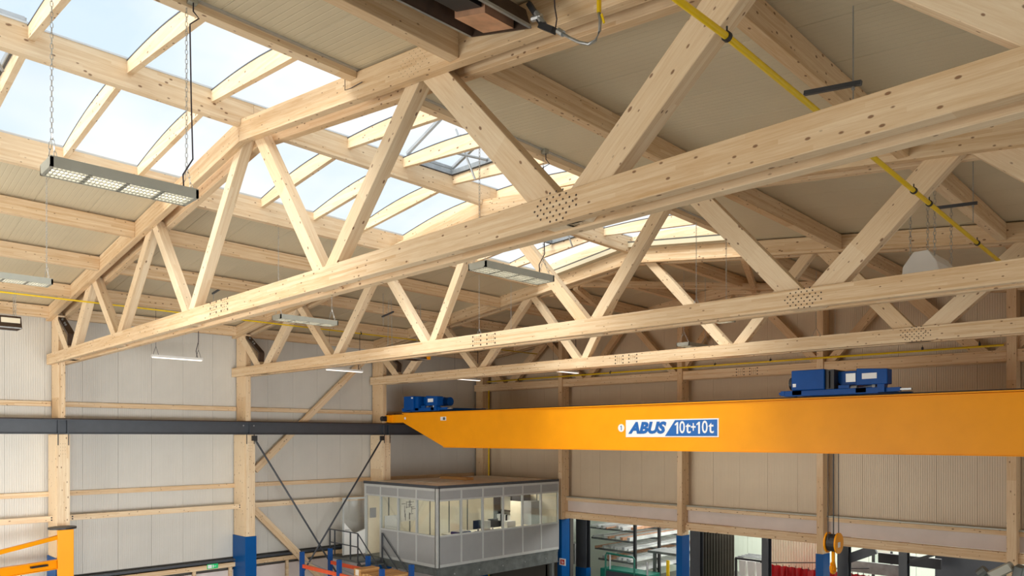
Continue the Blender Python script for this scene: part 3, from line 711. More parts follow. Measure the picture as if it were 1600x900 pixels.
# ------------------------------------------------------------------ lamps
def chain(mb, p, q, r=.012, link=.07):
    p = Vector(p); q = Vector(q); n = max(2, int((q - p).length / link)); d = (q - p) / n
    u = d.normalized(); a = u.cross(Vector((0, 1, 0))).normalized() if abs(u.y) < .9 else Vector((1, 0, 0)); b = u.cross(a)
    for i in range(n):
        s = a if i % 2 else b; c = p + d * (i + .5); L = d.length * .62; w = r * 1.4
        pts = [c - u * L, c + s * w - u * L * .6, c + s * w + u * L * .6, c + u * L, c - s * w + u * L * .6, c - s * w - u * L * .6, c - u * L]
        mb.tube(pts, r * .42, 4, False)
    return mb
def grille_lamp(x, y0, y1, z, ztop, lab, box=None, w=.42, hang='chain', group='grille lamps under the skylight edges'):
    ym = (y0 + y1) / 2
    t = thing('pendant_lamp', lab, 'lamp', (x, ym, z), group)
    H = .11
    hs = MB().box(x - w / 2, x + w / 2, y0, y1, z + H - .012, z + H)
    hs.box(x - w / 2, x - w / 2 + .02, y0, y1, z, z + H - .012).box(x + w / 2 - .02, x + w / 2, y0, y1, z, z + H - .012)
    hs.box(x - w / 2, x + w / 2, y0, y0 + .03, z, z + H - .012).box(x - w / 2, x + w / 2, y1 - .03, y1, z, z + H - .012)
    obj('housing', hs, 'lampgrey', t)
    for i in range(4):
        xx = x - w / 2 + .06 + (w - .12) * i / 3
        obj('tube', MB().tube([(xx, y0 + .05, z + .045), (xx, y1 - .05, z + .045)], .02, 8), 'tube', t)
    gr = MB()
    for i in range(1, 4):
        yy_ = y0 + (y1 - y0) * i / 4; gr.box(x - w / 2 + .02, x + w / 2 - .02, yy_ - .018, yy_ + .018, z + .001, z + .03)
    for i in range(1, 4):
        xx = x - w / 2 + .06 + (w - .12) * (i - .5) / 3; gr.box(xx - .012, xx + .012, y0 + .03, y1 - .03, z + .001, z + .02)
    gr.box(x - w / 2 + .02, x - w / 2 + .04, y0, y1, z + .001, z + .02).box(x + w / 2 - .04, x + w / 2 - .02, y0, y1, z + .001, z + .02)
    nb = 36
    for i in range(nb):
        yy_ = y0 + .04 + (y1 - y0 - .08) * i / (nb - 1); gr.box(x - w / 2 + .02, x + w / 2 - .02, yy_ - .003, yy_ + .003, z + .002, z + .02)
    obj('louvre', gr, 'lampgrey', t)
    for yy_ in (y0 + .06, y1 - .06):
        mb = MB()
        for s in (-1, 1): chain(mb, (x + s * w * .38, yy_, z + H), (x, yy_, z + H + .3), .009)
        chain(mb, (x, yy_, z + H + .3), (x, yy_, ztop + .005), .009, .055)
        obj('chain', mb, 'chain', t)
    if box:
        obj('junction_box', MB().box(x + .02, x + .12, box - .05, box + .05, ztop - .02, ztop + .09), 'lampgrey', t)
        pts = [(x + .1, box, ztop - .02), (x + .1, box, ztop - .12), (x + .14, box + .05, ztop - .2), (x + .05, box - .02, ztop - .26), (x + .04, box, (z + ztop) / 2), (x + .06, box + .01, z + .5), (x + .02, box - .09, z + .3), (x + .03, box - .08, z + .1)]
        obj('power_cable', MB().tube(pts, .009, 6), 'cable', t, smooth=True)
    return t
XL = 16.75
for (y0, y1, z, lab, bx) in ((-3.8, -2.28, 9.80, 'large grille lamp at upper left, nearest of the row under the right skylight edge', -2.3),
                             (2.3, 3.95, 9.74, 'grille lamp hanging below the middle of the nearest truss chord', 3.85),
                             (8.9, 10.35, 9.72, 'grille lamp tucked under the second truss chord right of the gable ridge', None),
                             (15.3, 16.75, 9.72, 'small bright grille lamp under the third truss chord at right', None)):
    grille_lamp(XL, y0, y1, z, zr(XR, y0) + .3, lab, bx)
for (y0, y1, z, lab) in ((-3.6, -2.05, 9.9, 'white grille lamp cut by the left edge of the picture'),
                         (2.6, 4.15, 9.78, 'white grille lamp under the left part of the nearest truss chord'),
                         (9.0, 10.45, 9.8, 'grille lamp peeping out under the second truss chord, left of centre')):
    grille_lamp(9.36, y0, y1, z, zr(XE, y0) + .3, lab, None, group='grille lamps under the left skylight edge')
p = at(1082, 541, z=9.6)
grille_lamp(13.9, 12.9, 14.2, 9.64, zr(13.9, 13.5) + .04, 'small white grille lamp above the far truss chord, hanging on a long thread', None)
def linear_lamp(x, y0, y1, z, lab):
    t = thing('linear_lamp', lab, 'lamp', (x, (y0 + y1) / 2, z), 'slim linear lamps by the left wall')
    obj('housing', MB().prism([(x - .07, z + .02), (x + .07, z + .02), (x + .05, z + .09), (x - .05, z + .09)], 'y', y0, y1), 'white', t)
    obj('diffuser', MB().box(x - .06, x + .06, y0 + .03, y1 - .03, z, z + .0195), 'dimtube', t)
    mb = MB()
    for yy_ in (y0 + .12, y1 - .12):
        for s in (-1, 1): mb.tube([(x, yy_ + s * .08, z + .09), (x, yy_, z + .34)], .006, 4)
        mb.tube([(x, yy_, z + .34), (x, yy_, zr(x, yy_) + .032)], .005, 4)
    obj('suspension_wire', mb, 'cable', t)
    obj('power_cable', MB().tube([(x, y1 - .15, z + .09), (x + .02, y1 - .2, z + .3), (x, y1 - .12, z + .6), (x, y1 - .12, zr(x, y1))], .012, 5), 'cable', t)
for (y0, y1, lab) in ((2.15, 3.65, 'slim lit lamp by the left wall, nearest of its row'), (8.0, 9.5, 'slim lit lamp between the second truss chord and the crane rail'),
                      (13.8, 15.3, 'slim lit lamp above the left blue hoist')):
    linear_lamp(2.53, y0, y1, 9.36, lab)
linear_lamp(7.66, 14.1, 15.6, 9.38, 'slim lit lamp below the third truss chord, right of the left hoist')

tag(obj('loose_wire', MB().tube([at(539, 100, y=-.03), at(539, 141, y=-.03), at(548, 138, y=-.03), at(566, 128, y=-.03)], .006, 5), 'cable'), 'thin bent wire hanging on the nearest upper chord beside the skylight edge', 'wire')
# ------------------------------------------------------------------ radiant heaters
def heater(x0, x1, y0, y1, z, lab, chains=True, H=.33, tilt=0.0):
    t = thing('radiant_heater', lab, 'heater', ((x0 + x1) / 2, (y0 + y1) / 2, z), 'gas radiant heaters')
    xm = (x0 + x1) / 2; i_ = .14 * H / .33
    def T(pts): return [(x, zz - tilt * (x - x0)) for x, zz in pts]
    obj('reflector', MB().prism(T([(x0, z), (x0 + .02, z), (x0 + i_, z + H - .03), (x1 - i_, z + H - .03), (x1 - .02, z), (x1, z), (x1 - i_ + .02, z + H), (x0 + i_ - .02, z + H)]), 'y', y0, y1), 'bronze', t)
    for ya_ in (y1, y0 - .02): obj('end_plate', MB().prism(T([(x0, z), (x1, z), (x1 - i_, z + H), (x0 + i_, z + H)]), 'y', ya_, ya_ + .02), 'bronze', t)
    obj('burner_plaque', MB().prism(T([(xm - .2, z + H - .13), (xm + .2, z + H - .13), (xm + .2, z + H - .07), (xm - .2, z + H - .07)]), 'y', y0 + .05, y1 - .45), 'black', t)
    obj('burner_chamber', MB().prism(T([(xm - .24, z + H - .19), (xm + .24, z + H - .19), (xm + .24, z + H - .06), (xm - .24, z + H - .06)]), 'y', y1 - .44, y1 - .02), 'copper' if tilt else 'officewhite', t)
    for xx in (x0, x1):
        zz = z - tilt * (xx - x0); obj('bright_rim', MB().bar((xx, y0, zz + .01), (xx, y1, zz + .01), .03, .03), 'galv', t)
    if chains:
        for yy_ in (y0 + .2, y1 - .1):
            for s in (-.12, .12): obj('chain', chain(MB(), (xm + s, yy_, z + H), (xm + s * .6, yy_, zroof(xm + s * .6, yy_) - .006), .013), 'chain', t)
    return t
t = heater(19.38, 20.32, -3.4, -.16, 11.58, 'big dark gas radiant heater at the top edge, in front of the nearest truss', False, .2, .28)
for xx in (19.7, 20.05): obj('hanger', MB().bar((xx, -.6, zroof(xx, -.6) - .22), (xx, -.6, zroof(xx, -.6)), .03, .03), 'galv', t)
obj('ignition_box', MB().bar(at(845, 40, y=-.3), at(866, 48, y=-.3), .07, .06), 'dark', t)
obj('bracket', MB().bar(at(826, 5, y=-.3), at(846, 36, y=-.3), .04, .05), 'dark', t)
for a, b in (((838, 20), (850, 38)), ((872, 48), (880, 53)), ((832, 30), (846, 26))): obj('gas_valve', MB().tube([at(*a, y=-.3), at(*b, y=-.3)], .03, 8), 'galv', t)
hp = [at(a, b, y=-.3) for a, b in ((878, 52), (892, 60), (905, 66), (920, 69), (931, 63), (937, 48), (938, 32), (936, 20))]
obj('gas_hose', MB().tube(hp, .015, 8), 'galv', t, smooth=True)
obj('yellow_fitting', MB().tube([at(936, 20, y=-.3), at(936, -12, y=-.3)], .022, 8), 'yellow', t)
obj('tap_lever', MB().bar(at(940, 22, y=-.3), at(944, 36, y=-.3), .012, .02), 'yellow', t)
obj('signal_wire', MB().tube([at(868, 44, y=-.3), at(870, 30, y=-.3), at(867, 12, y=-.3), at(866, -10, y=-.3)], .007, 5), 'cable', t)
a = at(30, 500, x=2.5)
heater(2.2, 2.75, a.y - 1.6, a.y, 9.85, 'dark gas radiant heater on double chains at the left edge of the picture')
t = heater(5.2, 5.8, 8.4, 9.9, 9.62, 'dark radiant heater with an orange burner box between the first wall columns and the office')
obj('burner_box', MB().box(5.4, 5.62, 9.95, 10.2, 9.66, 9.84), 'orange', t)
# ------------------------------------------------------------------ pipes
def pipe(pts, r, lab, clips=()):
    t = thing('gas_pipe', lab, 'pipe', pts[0], 'yellow gas pipes')
    obj('tube', MB().tube(pts, r, 10), 'yellow', t, smooth=True)
    for c in clips:
        c = Vector(c); mb = MB(); ax = (Vector(pts[-1]) - Vector(pts[0])).normalized()
        mb.tube([c - ax * .02, c + ax * .02], r + .014, 12)
        if abs(ax.z) < .5: mb.tube([c, c + Vector((0, 0, .09))], .008, 6)
        obj('pipe_clip', mb, 'dark', t)
pipe([(4.1, SOUTH + .05, 10.56), (4.1, 5, 10.53), (4.1, 17.15, 10.52)], .022, 'thin yellow gas pipe running high along the left side of the roof', [(4.1, y, 10.53) for y in (-3, 2.8, 8.4, 14)])
pz = lambda y: 10.46 - .04 * max(0, y)
pipe([(22.5, SOUTH + .05, pz(-5.5)), (22.5, 0, pz(0)), (22.5, 6, pz(6)), (22.5, 13, pz(13))], .03, 'thick yellow gas pipe crossing the roof at upper right', [(22.5, y, pz(y)) for y in (0.02, 4.9, 5.55, 8.0)])
pipe([(1.0, 17.14, 9.50), (11, 17.14, 9.47), (20.95, 17.14, 9.42)], .03, 'yellow gas pipe along the top of the gable beam', [(x, 17.14, 9.49) for x in (3, 8, 12.5, 14.5, 19, 20.4)])
pipe([(1.15, 17.1, 9.1), (1.15, 17.1, 0.0)], .035, 'upright yellow pipe beside the far corner column')
# slotted channels that carry pipe and heaters
def channel(p, q, rod_at, lab):
    p = Vector(p); q = Vector(q)
    t = thing('slotted_channel', lab, 'bracket', p, 'slotted steel channels')
    obj('channel', MB().bar(p, q, .045, .045), 'rail', t)
    c = p.lerp(q, rod_at)
    obj('threaded_rod', MB().tube([c + Vector((0, 0, -.3)), Vector((c.x, c.y, zroof(c.x, c.y) - .004))], .007, 5), 'galv', t)
    obj('lock_nut', MB().tube([c - Vector((0, 0, .03)), c - Vector((0, 0, .055))], .018, 6), 'galv', t)
channel(at(1257, 146, y=2.0), at(1346, 129, y=2.0), .86, 'dark slotted channel beside the yellow pipe above the nearest truss chord')
channel(at(1463, 325, y=7.5), at(1527, 317, y=7.5), .9, 'slotted channel under the purlin at far right, above the second truss chord')
channel(at(597, 495, y=8), at(615, 487, y=8), .1, 'short slotted channel under the roof left of centre')
channel(at(332, 459, y=3.5), at(348, 449, y=3.5), .1, 'short slotted channel under the roof by the first truss splice')
# white cowl
a = at(1444, 412, y=9.0)
t = thing('air_cowl', 'white angular ventilation cowl on four chains above the second truss chord at right', 'cowl', (a.x, 9.0, a.z - .35))
x, z = a.x, a.z
fp = [(x - .33, z - .35), (x + .33, z - .35), (x + .26, z - .02), (x + .12, z + .2), (x - .12, z + .2), (x - .3, z - .05)]
obj('hood', MB().prism(fp, 'y', 8.8, 10.0), 'white', t, None, .01)
for dx in (-.2, .2):
    for yy_ in (8.9, 9.9): obj('chain', chain(MB(), (x + dx, yy_, z + .1), (x + dx, yy_, zroof(x + dx, yy_) - .006), .014), 'chain', t)

# ------------------------------------------------------------------ office on its platform
OX0, OX1, OY0, OY1, OZ0, OZ1 = .95, 5.42, 10.66, 17.0, 2.42, 5.24
t = thing('site_office', 'raised grey glazed office cabin in the far corner, its door standing open', 'office', ((OX0 + OX1) / 2, (OY0 + OY1) / 2, 0))
obj('roof_sheet', MB().box(OX0 - .03, OX1 - .03, OY0 + .03, OY1, OZ1 - .04, OZ1 + .03), 'tan', t)
obj('roof_edge', MB().box(OX0 - .06, OX1 + .04, OY0 - .04, OY0 + .03, OZ1 - .05, OZ1 + .05).box(OX1 - .03, OX1 + .04, OY0 + .03, OY1, OZ1 - .05, OZ1 + .05), 'rail', t)
obj('floor_slab', MB().box(OX0, OX1, OY0, OY1, OZ0 - .1, OZ0), 'greysteel', t)
obj('inner_wall', MB().box(OX0, OX0 + .06, OY0 + .1, OY1, OZ0, OZ1 - .05).box(OX0, OX1 - .05, OY1 - .06, OY1, OZ0, OZ1 - .05), 'officewhite', t)
mb = MB()
for i in range(1, 6): mb.box(OX0 + .061, OX0 + .075, OY0 + i * 1.05, OY0 + i * 1.05 + .05, OZ0, OZ1 - .05)
for i in range(1, 4): mb.box(OX0 + i * 1.1, OX0 + i * 1.1 + .05, OY1 - .075, OY1 - .061, OZ0, OZ1 - .05)
obj('wall_joint', mb, 'greysteel', t)
F = .07; ZS, ZH = OZ0 + 1.12, OZ1 - .5            # sill, head
def front(axis, u0, u1, v, lowpan=True, name='wall_unit', door=False):
    """one 1 m unit of the cabin wall; axis 'x': runs along x at y=v, 'y': runs along y at x=v"""
    def bx(a, b, z0, z1, d=.025):
        return MB().box(a, b, v - d, v + d, z0, z1) if axis == 'x' else MB().box(v - d, v + d, a, b, z0, z1)
    def join(*l):
        m = MB()
        for k in l: m.add(k.v, k.f)
        return m
    fr = obj('frame', join(bx(u0, u0 + F / 2, OZ0, OZ1 - .05, .04), bx(u1 - F / 2, u1, OZ0, OZ1 - .05, .04), bx(u0 + F / 2, u1 - F / 2, ZH, ZH + .06, .04), bx(u0 + F / 2, u1 - F / 2, OZ1 - .14, OZ1 - .05, .04),
             *([] if door else [bx(u0 + F / 2, u1 - F / 2, ZS - .06, ZS, .04), bx(u0 + F / 2, u1 - F / 2, OZ0, OZ0 + .1, .04)])), 'frame', t)
    obj('panel', bx(u0 + F / 2, u1 - F / 2, ZH + .06, OZ1 - .14), 'officegrey', fr)
    if not door:
        obj('panel', bx(u0 + F / 2, u1 - F / 2, OZ0 + .1, ZS - .06), 'officegrey', fr)
        obj('pane', bx(u0 + F / 2, u1 - F / 2, ZS, ZH, .006), 'glass', fr)
nx = 3; xd = OX0 + 1.08; wx = (OX1 - .04 - xd) / nx
front('x', OX0 + .08, xd, OY0, door=True)
for i in range(nx): front('x', xd + i * wx, xd + (i + 1) * wx, OY0)
wy = (OY1 - OY0 - .04) / 6
for i in range(6): front('y', OY0 + .04 + i * wy, OY0 + .04 + (i + 1) * wy, OX1)
obj('corner_post', MB().box(OX1 - .08, OX1 + .04, OY0 - .04, OY0 + .08, OZ0, OZ1 - .05).box(OX0, OX0 + .08, OY0 - .04, OY0 + .06, OZ0, OZ1 - .05), 'frame', t)
# door leaf, swung out towards the camera side
hx = OX0 + .1; dy = -1.0
def leafpt(s, z): return Vector((hx - .12 * s, OY0 - .05 + dy * s, z))
dl = MB()
def lbar(s0, z0, s1, z1, w): dl.bar(leafpt(s0, z0), leafpt(s1, z1), .05, w)
lbar(.0, OZ0 + .05, .0, OZ0 + 2.25, .06); lbar(.93, OZ0 + .05, .93, OZ0 + 2.25, .06); lbar(0, OZ0 + 2.22, .93, OZ0 + 2.22, .06)
door = obj('door', dl, 'frame', t)
obj('pane', MB().add([leafpt(.03, OZ0 + 1.0), leafpt(.5, OZ0 + .85), leafpt(.9, OZ0 + 1.3), leafpt(.9, OZ0 + 2.2), leafpt(.03, OZ0 + 2.2)], [(0, 1, 2, 3, 4)]), 'glass', door)
n_ = Vector((.03, 0, 0)); lp = [leafpt(.03, OZ0 + .06), leafpt(.9, OZ0 + .06), leafpt(.9, OZ0 + 1.3), leafpt(.5, OZ0 + .85), leafpt(.03, OZ0 + 1.0)]
obj('panel', MB().add([p + n_ for p in lp] + [p - n_ for p in lp], [(0, 1, 2, 3, 4), (9, 8, 7, 6, 5)] + [(i, (i + 1) % 5, (i + 1) % 5 + 5, i + 5) for i in range(5)]), 'white', door)
obj('handle', MB().tube([leafpt(.86, OZ0 + 1.02) + Vector((.03, 0, 0)), leafpt(.86, OZ0 + 1.02) + Vector((.09, 0, 0)), leafpt(.72, OZ0 + 1.02) + Vector((.09, 0, 0))], .014, 6), 'galv', door)
obj('support_beam', MB().box(OX1 - .14, OX1 - .02, OY0 - .02, OY1, OZ0 - .5, OZ0 - .1).box(OX1 - .2, OX1 + .02, OY0, OY1, OZ0 - .53, OZ0 - .5).box(OX0, OX1, OY0 + .02, OY0 + .14, OZ0 - .3, OZ0 - .1), 'greysteel', t)
for x_, y_ in ((OX1 - .08, OY0 + .1), (OX1 - .08, OY1 - .3), (OX0 + .1, OY0 + .1)): obj('support_post', MB().box(x_ - .07, x_ + .07, y_ - .07, y_ + .07, 0, OZ0 - .53), 'greysteel', t)
mb = MB()
for i in range(5): mb.tube([(OX1 - .02, OY0 + .8 + i * 1.2, OZ0 - .3), (OX1 - .0, OY0 + .8 + i * 1.2, OZ0 - .3)], .03, 6)
obj('bolt', mb, 'galv', t)
# items in the office (behind the glass)
def small(name, mb, m, lab, cat, group=None): return tag(obj(name, mb, m), lab, cat, group)
WXO = OX0 + .08
def wallquad(px0, py0, px1, py1, dx=.02):
    a = at(px0, py1, x=WXO); b = at(px1, py0, x=WXO); return MB().box(WXO, WXO + dx, a.y, b.y, a.z, b.z)
small('notice_board', wallquad(578, 793, 587, 809, .03), 'officegrey', 'small grey notice board seen through the open office door', 'board')
small('whiteboard', wallquad(601, 804, 624, 829, .05), 'white', 'white board standing behind the leftmost office window', 'board')
t2 = thing('wall_plan', 'construction drawing pinned up behind the second office window', 'drawing', (WXO, at(640, 800, x=WXO).y, 3.8))
obj('sheet', wallquad(626, 776, 652, 815), 'paper', t2)
a = at(627, 812, x=WXO); b = at(650, 780, x=WXO); mb = MB(); random.seed(3)
for i in range(18):
    yy_ = a.y + random.random() * (b.y - a.y) * .8; zz = a.z + .1 + random.random() * (b.z - a.z) * .8
    mb.box(WXO + .021, WXO + .025, yy_, yy_ + .2, zz, zz + .02) if i % 2 else mb.box(WXO + .021, WXO + .025, yy_, yy_ + .02, zz - .16, zz + .12)
obj('drawn_lines', mb, 'black', t2)
t2 = thing('office_desk', 'desk along the office windows, carrying folders and screens', 'desk', (4.9, 13.4, OZ0))
obj('desktop', MB().box(4.5, 5.3, 11.6, 15.8, 3.42, 3.46), 'officewhite', t2)
mb = MB()
for yy_ in (11.7, 13.7, 15.7):
    for xx in (4.55, 5.25): mb.box(xx - .02, xx + .02, yy_ - .02, yy_ + .02, OZ0, 3.42)
obj('leg', mb, 'greysteel', t2)
t2 = thing('ring_binder', 'dark blue papers and binder lying on the desk by the office corner', 'binder', (5.1, 12.0, 3.461))
obj('cover', MB().box(4.85, 5.3, 11.75, 12.35, 3.462, 3.55), M['rackblue'], t2); obj('sheets', MB().box(4.9, 5.25, 11.8, 12.3, 3.551, 3.58), 'paper', t2)
for k, (ya_, col, lab) in enumerate(((12.75, 'black', 'black computer screen, left one on the office desk'), (13.5, 'black', 'black computer screen, middle one on the office desk'), (14.4, 'white', 'white box on the office desk beside the shelf'))):
    t2 = thing('desk_screen' if k < 2 else 'storage_box', lab, 'screen' if k < 2 else 'box', (5.0, ya_, 3.461))
    if k < 2:
        obj('display', MB().box(4.96, 5.0, ya_, ya_ + .5, 3.56, 3.88), col, t2); obj('foot', MB().box(4.9, 5.1, ya_ + .15, ya_ + .35, 3.461, 3.48).box(4.94, 4.97, ya_ + .22, ya_ + .28, 3.48, 3.6), 'alu', t2)
    else: obj('carton', MB().box(4.8, 5.1, ya_, ya_ + .45, 3.461, 3.72), 'white', t2)
small('document_tray', MB().box(4.95, 5.2, 13.28, 13.42, 3.461, 3.85), 'paper', 'cream upright folder between the two office screens', 'folder')
t2 = thing('office_shelf', 'dark open shelf with binders against the office back wall', 'shelf', (1.9, 16.7, OZ0))
SX = max(OX0 + .1, at(771, 810, y=16.5).x); SW = 1.1
sh = MB().box(SX, SX + .05, 16.5, 16.9, OZ0, 4.5).box(SX + SW - .05, SX + SW, 16.5, 16.9, OZ0, 4.5)
for z_ in (2.9, 3.35, 3.8, 4.46): sh.box(SX + .05, SX + SW - .05, 16.5, 16.9, z_, z_ + .03)
obj('carcass', sh, 'black', t2)
for i in range(9):
    xx = SX + .08 + i * .105; small('lever_arch_file', MB().box(xx, xx + .07, 16.55, 16.8, 3.381, 3.66), 'white' if i % 3 else 'black', 'upright file on the office shelf', 'file', 'files on the office shelf')
small('filing_cabinet', MB().box(at(817, 810, y=16.3).x, at(830, 810, y=16.3).x, 16.3, 16.85, OZ0, 4.35), 'officegrey', 'grey filing cabinet at the right end of the office', 'cabinet')
t2 = thing('ceiling_strip_light', 'lit strip lamp in the office behind the right windows', 'lamp', (3.4, 14.5, 5.0))
obj('diffuser', MB().box(3.3, 3.5, 12.4, 16.4, 4.98, 5.03), 'tube', t2); obj('housing', MB().box(3.25, 3.55, 12.3, 16.5, 5.031, 5.1), 'white', t2)
area_lamp('office_strip_glow', (3.4, 14.4, 4.96), (0, 0, 0), .3, 4, 75, (1, .93, .8))
small('low_cupboard', MB().box(SX + 1.15, SX + 2.2, 16.4, 16.88, OZ0, 4.3), 'officewhite', 'cream cupboard between shelf and grey cabinet in the office', 'cupboard')
small('storage_crate', MB().box(SX + 1.2, SX + 1.9, 16.45, 16.85, 4.301, 4.6), 'dark', 'dark crate on top of the cream office cupboard', 'crate')
small('timber_offcut', MB().box(1.6, 3.3, 13.9, 14.25, OZ1 + .032, OZ1 + .14), 'plywood', 'low wooden crate lying on the office roof at the back', 'crate')
small('flat_board', MB().box(2.6, 4.0, 11.9, 12.7, OZ1 + .032, OZ1 + .05), 'paper', 'pale flat board lying on the office roof', 'board')

# platform, stair and railings
t = thing('office_stair', 'dark steel stair and railings leading down from the open office door', 'stair', (2.5, 10.1, 0))
obj('landing', MB().box(.1, 2.1, 9.55, OY0 - .05, OZ0 - .1, OZ0 - .02), 'greysteel', t)
for i in range(11):
    x_ = 2.1 + i * .25; obj('tread', MB().box(x_, x_ + .27, 9.6, 10.55, OZ0 - .22 - i * .2, OZ0 - .18 - i * .2), 'greysteel', t)
obj('stringer', MB().bar((2.1, 9.58, OZ0 - .1), (4.9, 9.58, .1), .02, .2).bar((2.1, 10.57, OZ0 - .1), (4.9, 10.57, .1), .02, .2), 'rail', t)
def rail(pts, lab='handrail'): obj(lab, MB().tube(pts, .022, 8), 'rail', t)
rail([(.15, 9.58, OZ0 + 1.0), (2.1, 9.58, OZ0 + 1.0), (4.6, 9.58, OZ0 - 1.0)])
rail([(.15, 9.58, OZ0 + .5), (2.1, 9.58, OZ0 + .5), (4.6, 9.58, OZ0 - 1.5)], 'knee_rail')
rail([(2.25, 10.56, OZ0 + .95), (4.7, 10.56, OZ0 - 1.0)]); rail([(2.25, 10.56, OZ0 + .45), (4.7, 10.56, OZ0 - 1.5)], 'knee_rail')
for x_, y_, z_ in ((.15, 9.58, 1.0), (.5, 9.58, 1.0), (1.6, 9.58, 1.0), (2.1, 9.58, 1.0), (2.25, 10.56, .95)):
    obj('post', MB().box(x_ - .02, x_ + .02, y_ - .02, y_ + .02, OZ0 - .1, OZ0 + z_), 'rail', t)

# ------------------------------------------------------------------ pallet racking in front of the office
ZR_ = 2.88
RA = at(472, 862, z=ZR_ + .12); RE = at(590, 890, z=ZR_ - .2)
rx0 = max(1.6, at(472, 862, z=3.05).x); ry0 = at(472, 862, x=rx0).y
rzt = at(472, 862, x=rx0).z
t = thing('pallet_rack', 'blue and orange pallet rack below the office, one bay filled with boards', 'rack', (rx0 + 2, ry0 + .5, 0))
rdx = at(530, 876, y=ry0).x - rx0
def upright(i, j): 
    x_ = rx0 + i * rdx; y_ = ry0 + j * 1.1; h = rzt - .0 * i
    mb = MB().box(x_ - .07, x_ + .07, y_ - .06, y_ + .06, 0, h); obj('upright', mb, 'rackblue', t)
for i in range(3):
    for j in range(2): upright(i, j)
for i in range(2):
    for j in range(2):
        for z_ in ((rzt - .55), (rzt - 1.6)):
            obj('load_beam', MB().box(rx0 + i * rdx + .05, rx0 + (i + 1) * rdx - .05, ry0 + j * 1.1 - .03, ry0 + j * 1.1 + .03, z_, z_ + .12), 'rackorange', t)
for i in range(3):
    mb = MB()
    for z_ in (rzt - .3, rzt - 1.2): mb.bar((rx0 + i * rdx, ry0 + .05, z_), (rx0 + i * rdx, ry0 + 1.05, z_ - .5), .03, .03)
    obj('frame_brace', mb, 'galv', t)
# boards and box on the rack
x0 = rx0 + rdx + 1.0
t = thing('board_stack', 'stack of rough yellow boards on the right bay of the pallet rack', 'boards', (x0 + .8, ry0 + .5, rzt - .33))
for i in range(9):
    for k in range(2):
        a_ = x0 + .12 + i * (rdx - 1.25) / 9; obj('board', MB().box(a_, a_ + .095, ry0 + .02 + random.random() * .1, ry0 + 1.15 + random.random() * .1, rzt - .428 + k * .07, rzt - .37 + k * .07 + random.random() * .01), 'plywood', t)
t = thing('cardboard_box', 'brown box with a white label beside the yellow boards', 'box', (x0 - .05, ry0 - .2, rzt - .33))
obj('carton', MB().box(x0 - .3, x0 + .08, ry0 + .1, ry0 + .8, rzt - .428, rzt - .2), 'plywood', t); obj('label_sheet', MB().box(x0 - .2, x0 - .02, ry0 + .092, ry0 + .099, rzt - .4, rzt - .22), 'paper', t)

# ------------------------------------------------------------------ yellow jib crane at lower left
jx, jy = 1.75, .05
zj = at(99, 826, x=jx).z
t = thing('jib_crane', 'yellow wall jib crane with two arms at the lower left', 'crane', (jx, jy, 0))
obj('column', MB().box(jx - .55, jx - .15, jy - .05, jy + .22, 0, zj - .02).box(jx - .2, jx + .12, jy - .1, jy + .0, 0, zj - .05).box(jx + .12, jx + .18, jy - .2, jy + .2, 0, zj - .02), 'orange', t, None, .008)
obj('top_plate', MB().tube([(jx - .2, jy, zj - .02), (jx - .2, jy, zj + .03)], .36, 20), 'dark', t)
dirv = Vector((.35, -1, 0)).normalized()
pa = Vector((jx, jy, zj - .2)); obj('tie_arm', MB().bar(pa, pa + dirv * 4.6 + Vector((0, 0, -.62)), .12, .11), 'orange', t, None, .006)
pb = Vector((jx, jy, zj - .98))
bm_ = MB().bar(pb, pb + dirv * 4.6, .02, .24).bar(pb + Vector((0, 0, .12)), pb + dirv * 4.6 + Vector((0, 0, .12)), .16, .022).bar(pb - Vector((0, 0, .12)), pb + dirv * 4.6 - Vector((0, 0, .12)), .16, .022)
obj('jib_arm', bm_, 'orange', t)
obj('limit_switch', MB().bar(pb + dirv * .5 + Vector((.1, 0, .03)), pb + dirv * .95 + Vector((.1, 0, .03)), .08, .05), 'dark', t)
obj('cable_festoon', MB().tube([pb + dirv * s + Vector((.06, 0, -.14 - .5 * abs(math.sin(s * 2.6)))) for s in [i * .12 for i in range(0, 36)]], .012, 6), 'cable', t, smooth=True)
# exit sign
a = at(333, 885, x=.2)
t = thing('exit_sign', 'small green and white emergency exit sign on the sill beam of the left wall', 'sign', (.2, a.y, a.z - .1))
obj('plate', MB().box(.15, .17, a.y - .19, a.y + .19, a.z - .08, a.z + .08), 'exitgreen', t)
obj('white_field', MB().box(.171, .174, a.y - .17, a.y - .03, a.z - .06, a.z + .06), 'signwhite', t)
obj('running_figure', MB().box(.1745, .176, a.y - .0, a.y + .03, a.z - .05, a.z + .05).box(.1745, .176, a.y + .05, a.y + .12, a.z - .01, a.z + .01), 'signwhite', t)
# fire sign on the blue foot right of the office
a = at(879, 878, y=17.15)
t = thing('fire_sign', 'small white and red fire equipment sign on the blue column foot beside the office', 'sign', (a.x, 17.15, a.z - .14))
obj('plate', MB().box(a.x - .17, a.x + .17, 17.14, 17.155, a.z - .14, a.z + .14), 'signwhite', t)
obj('red_symbol', MB().box(a.x - .11, a.x + .11, 17.134, 17.139, a.z - .1, a.z + .1), 'redink', t)
obj('white_symbol', MB().box(a.x - .03, a.x + .0, 17.13, 17.133, a.z - .06, a.z + .06).box(a.x + .03, a.x + .06, 17.13, 17.133, a.z - .06, a.z + .02), 'signwhite', t)

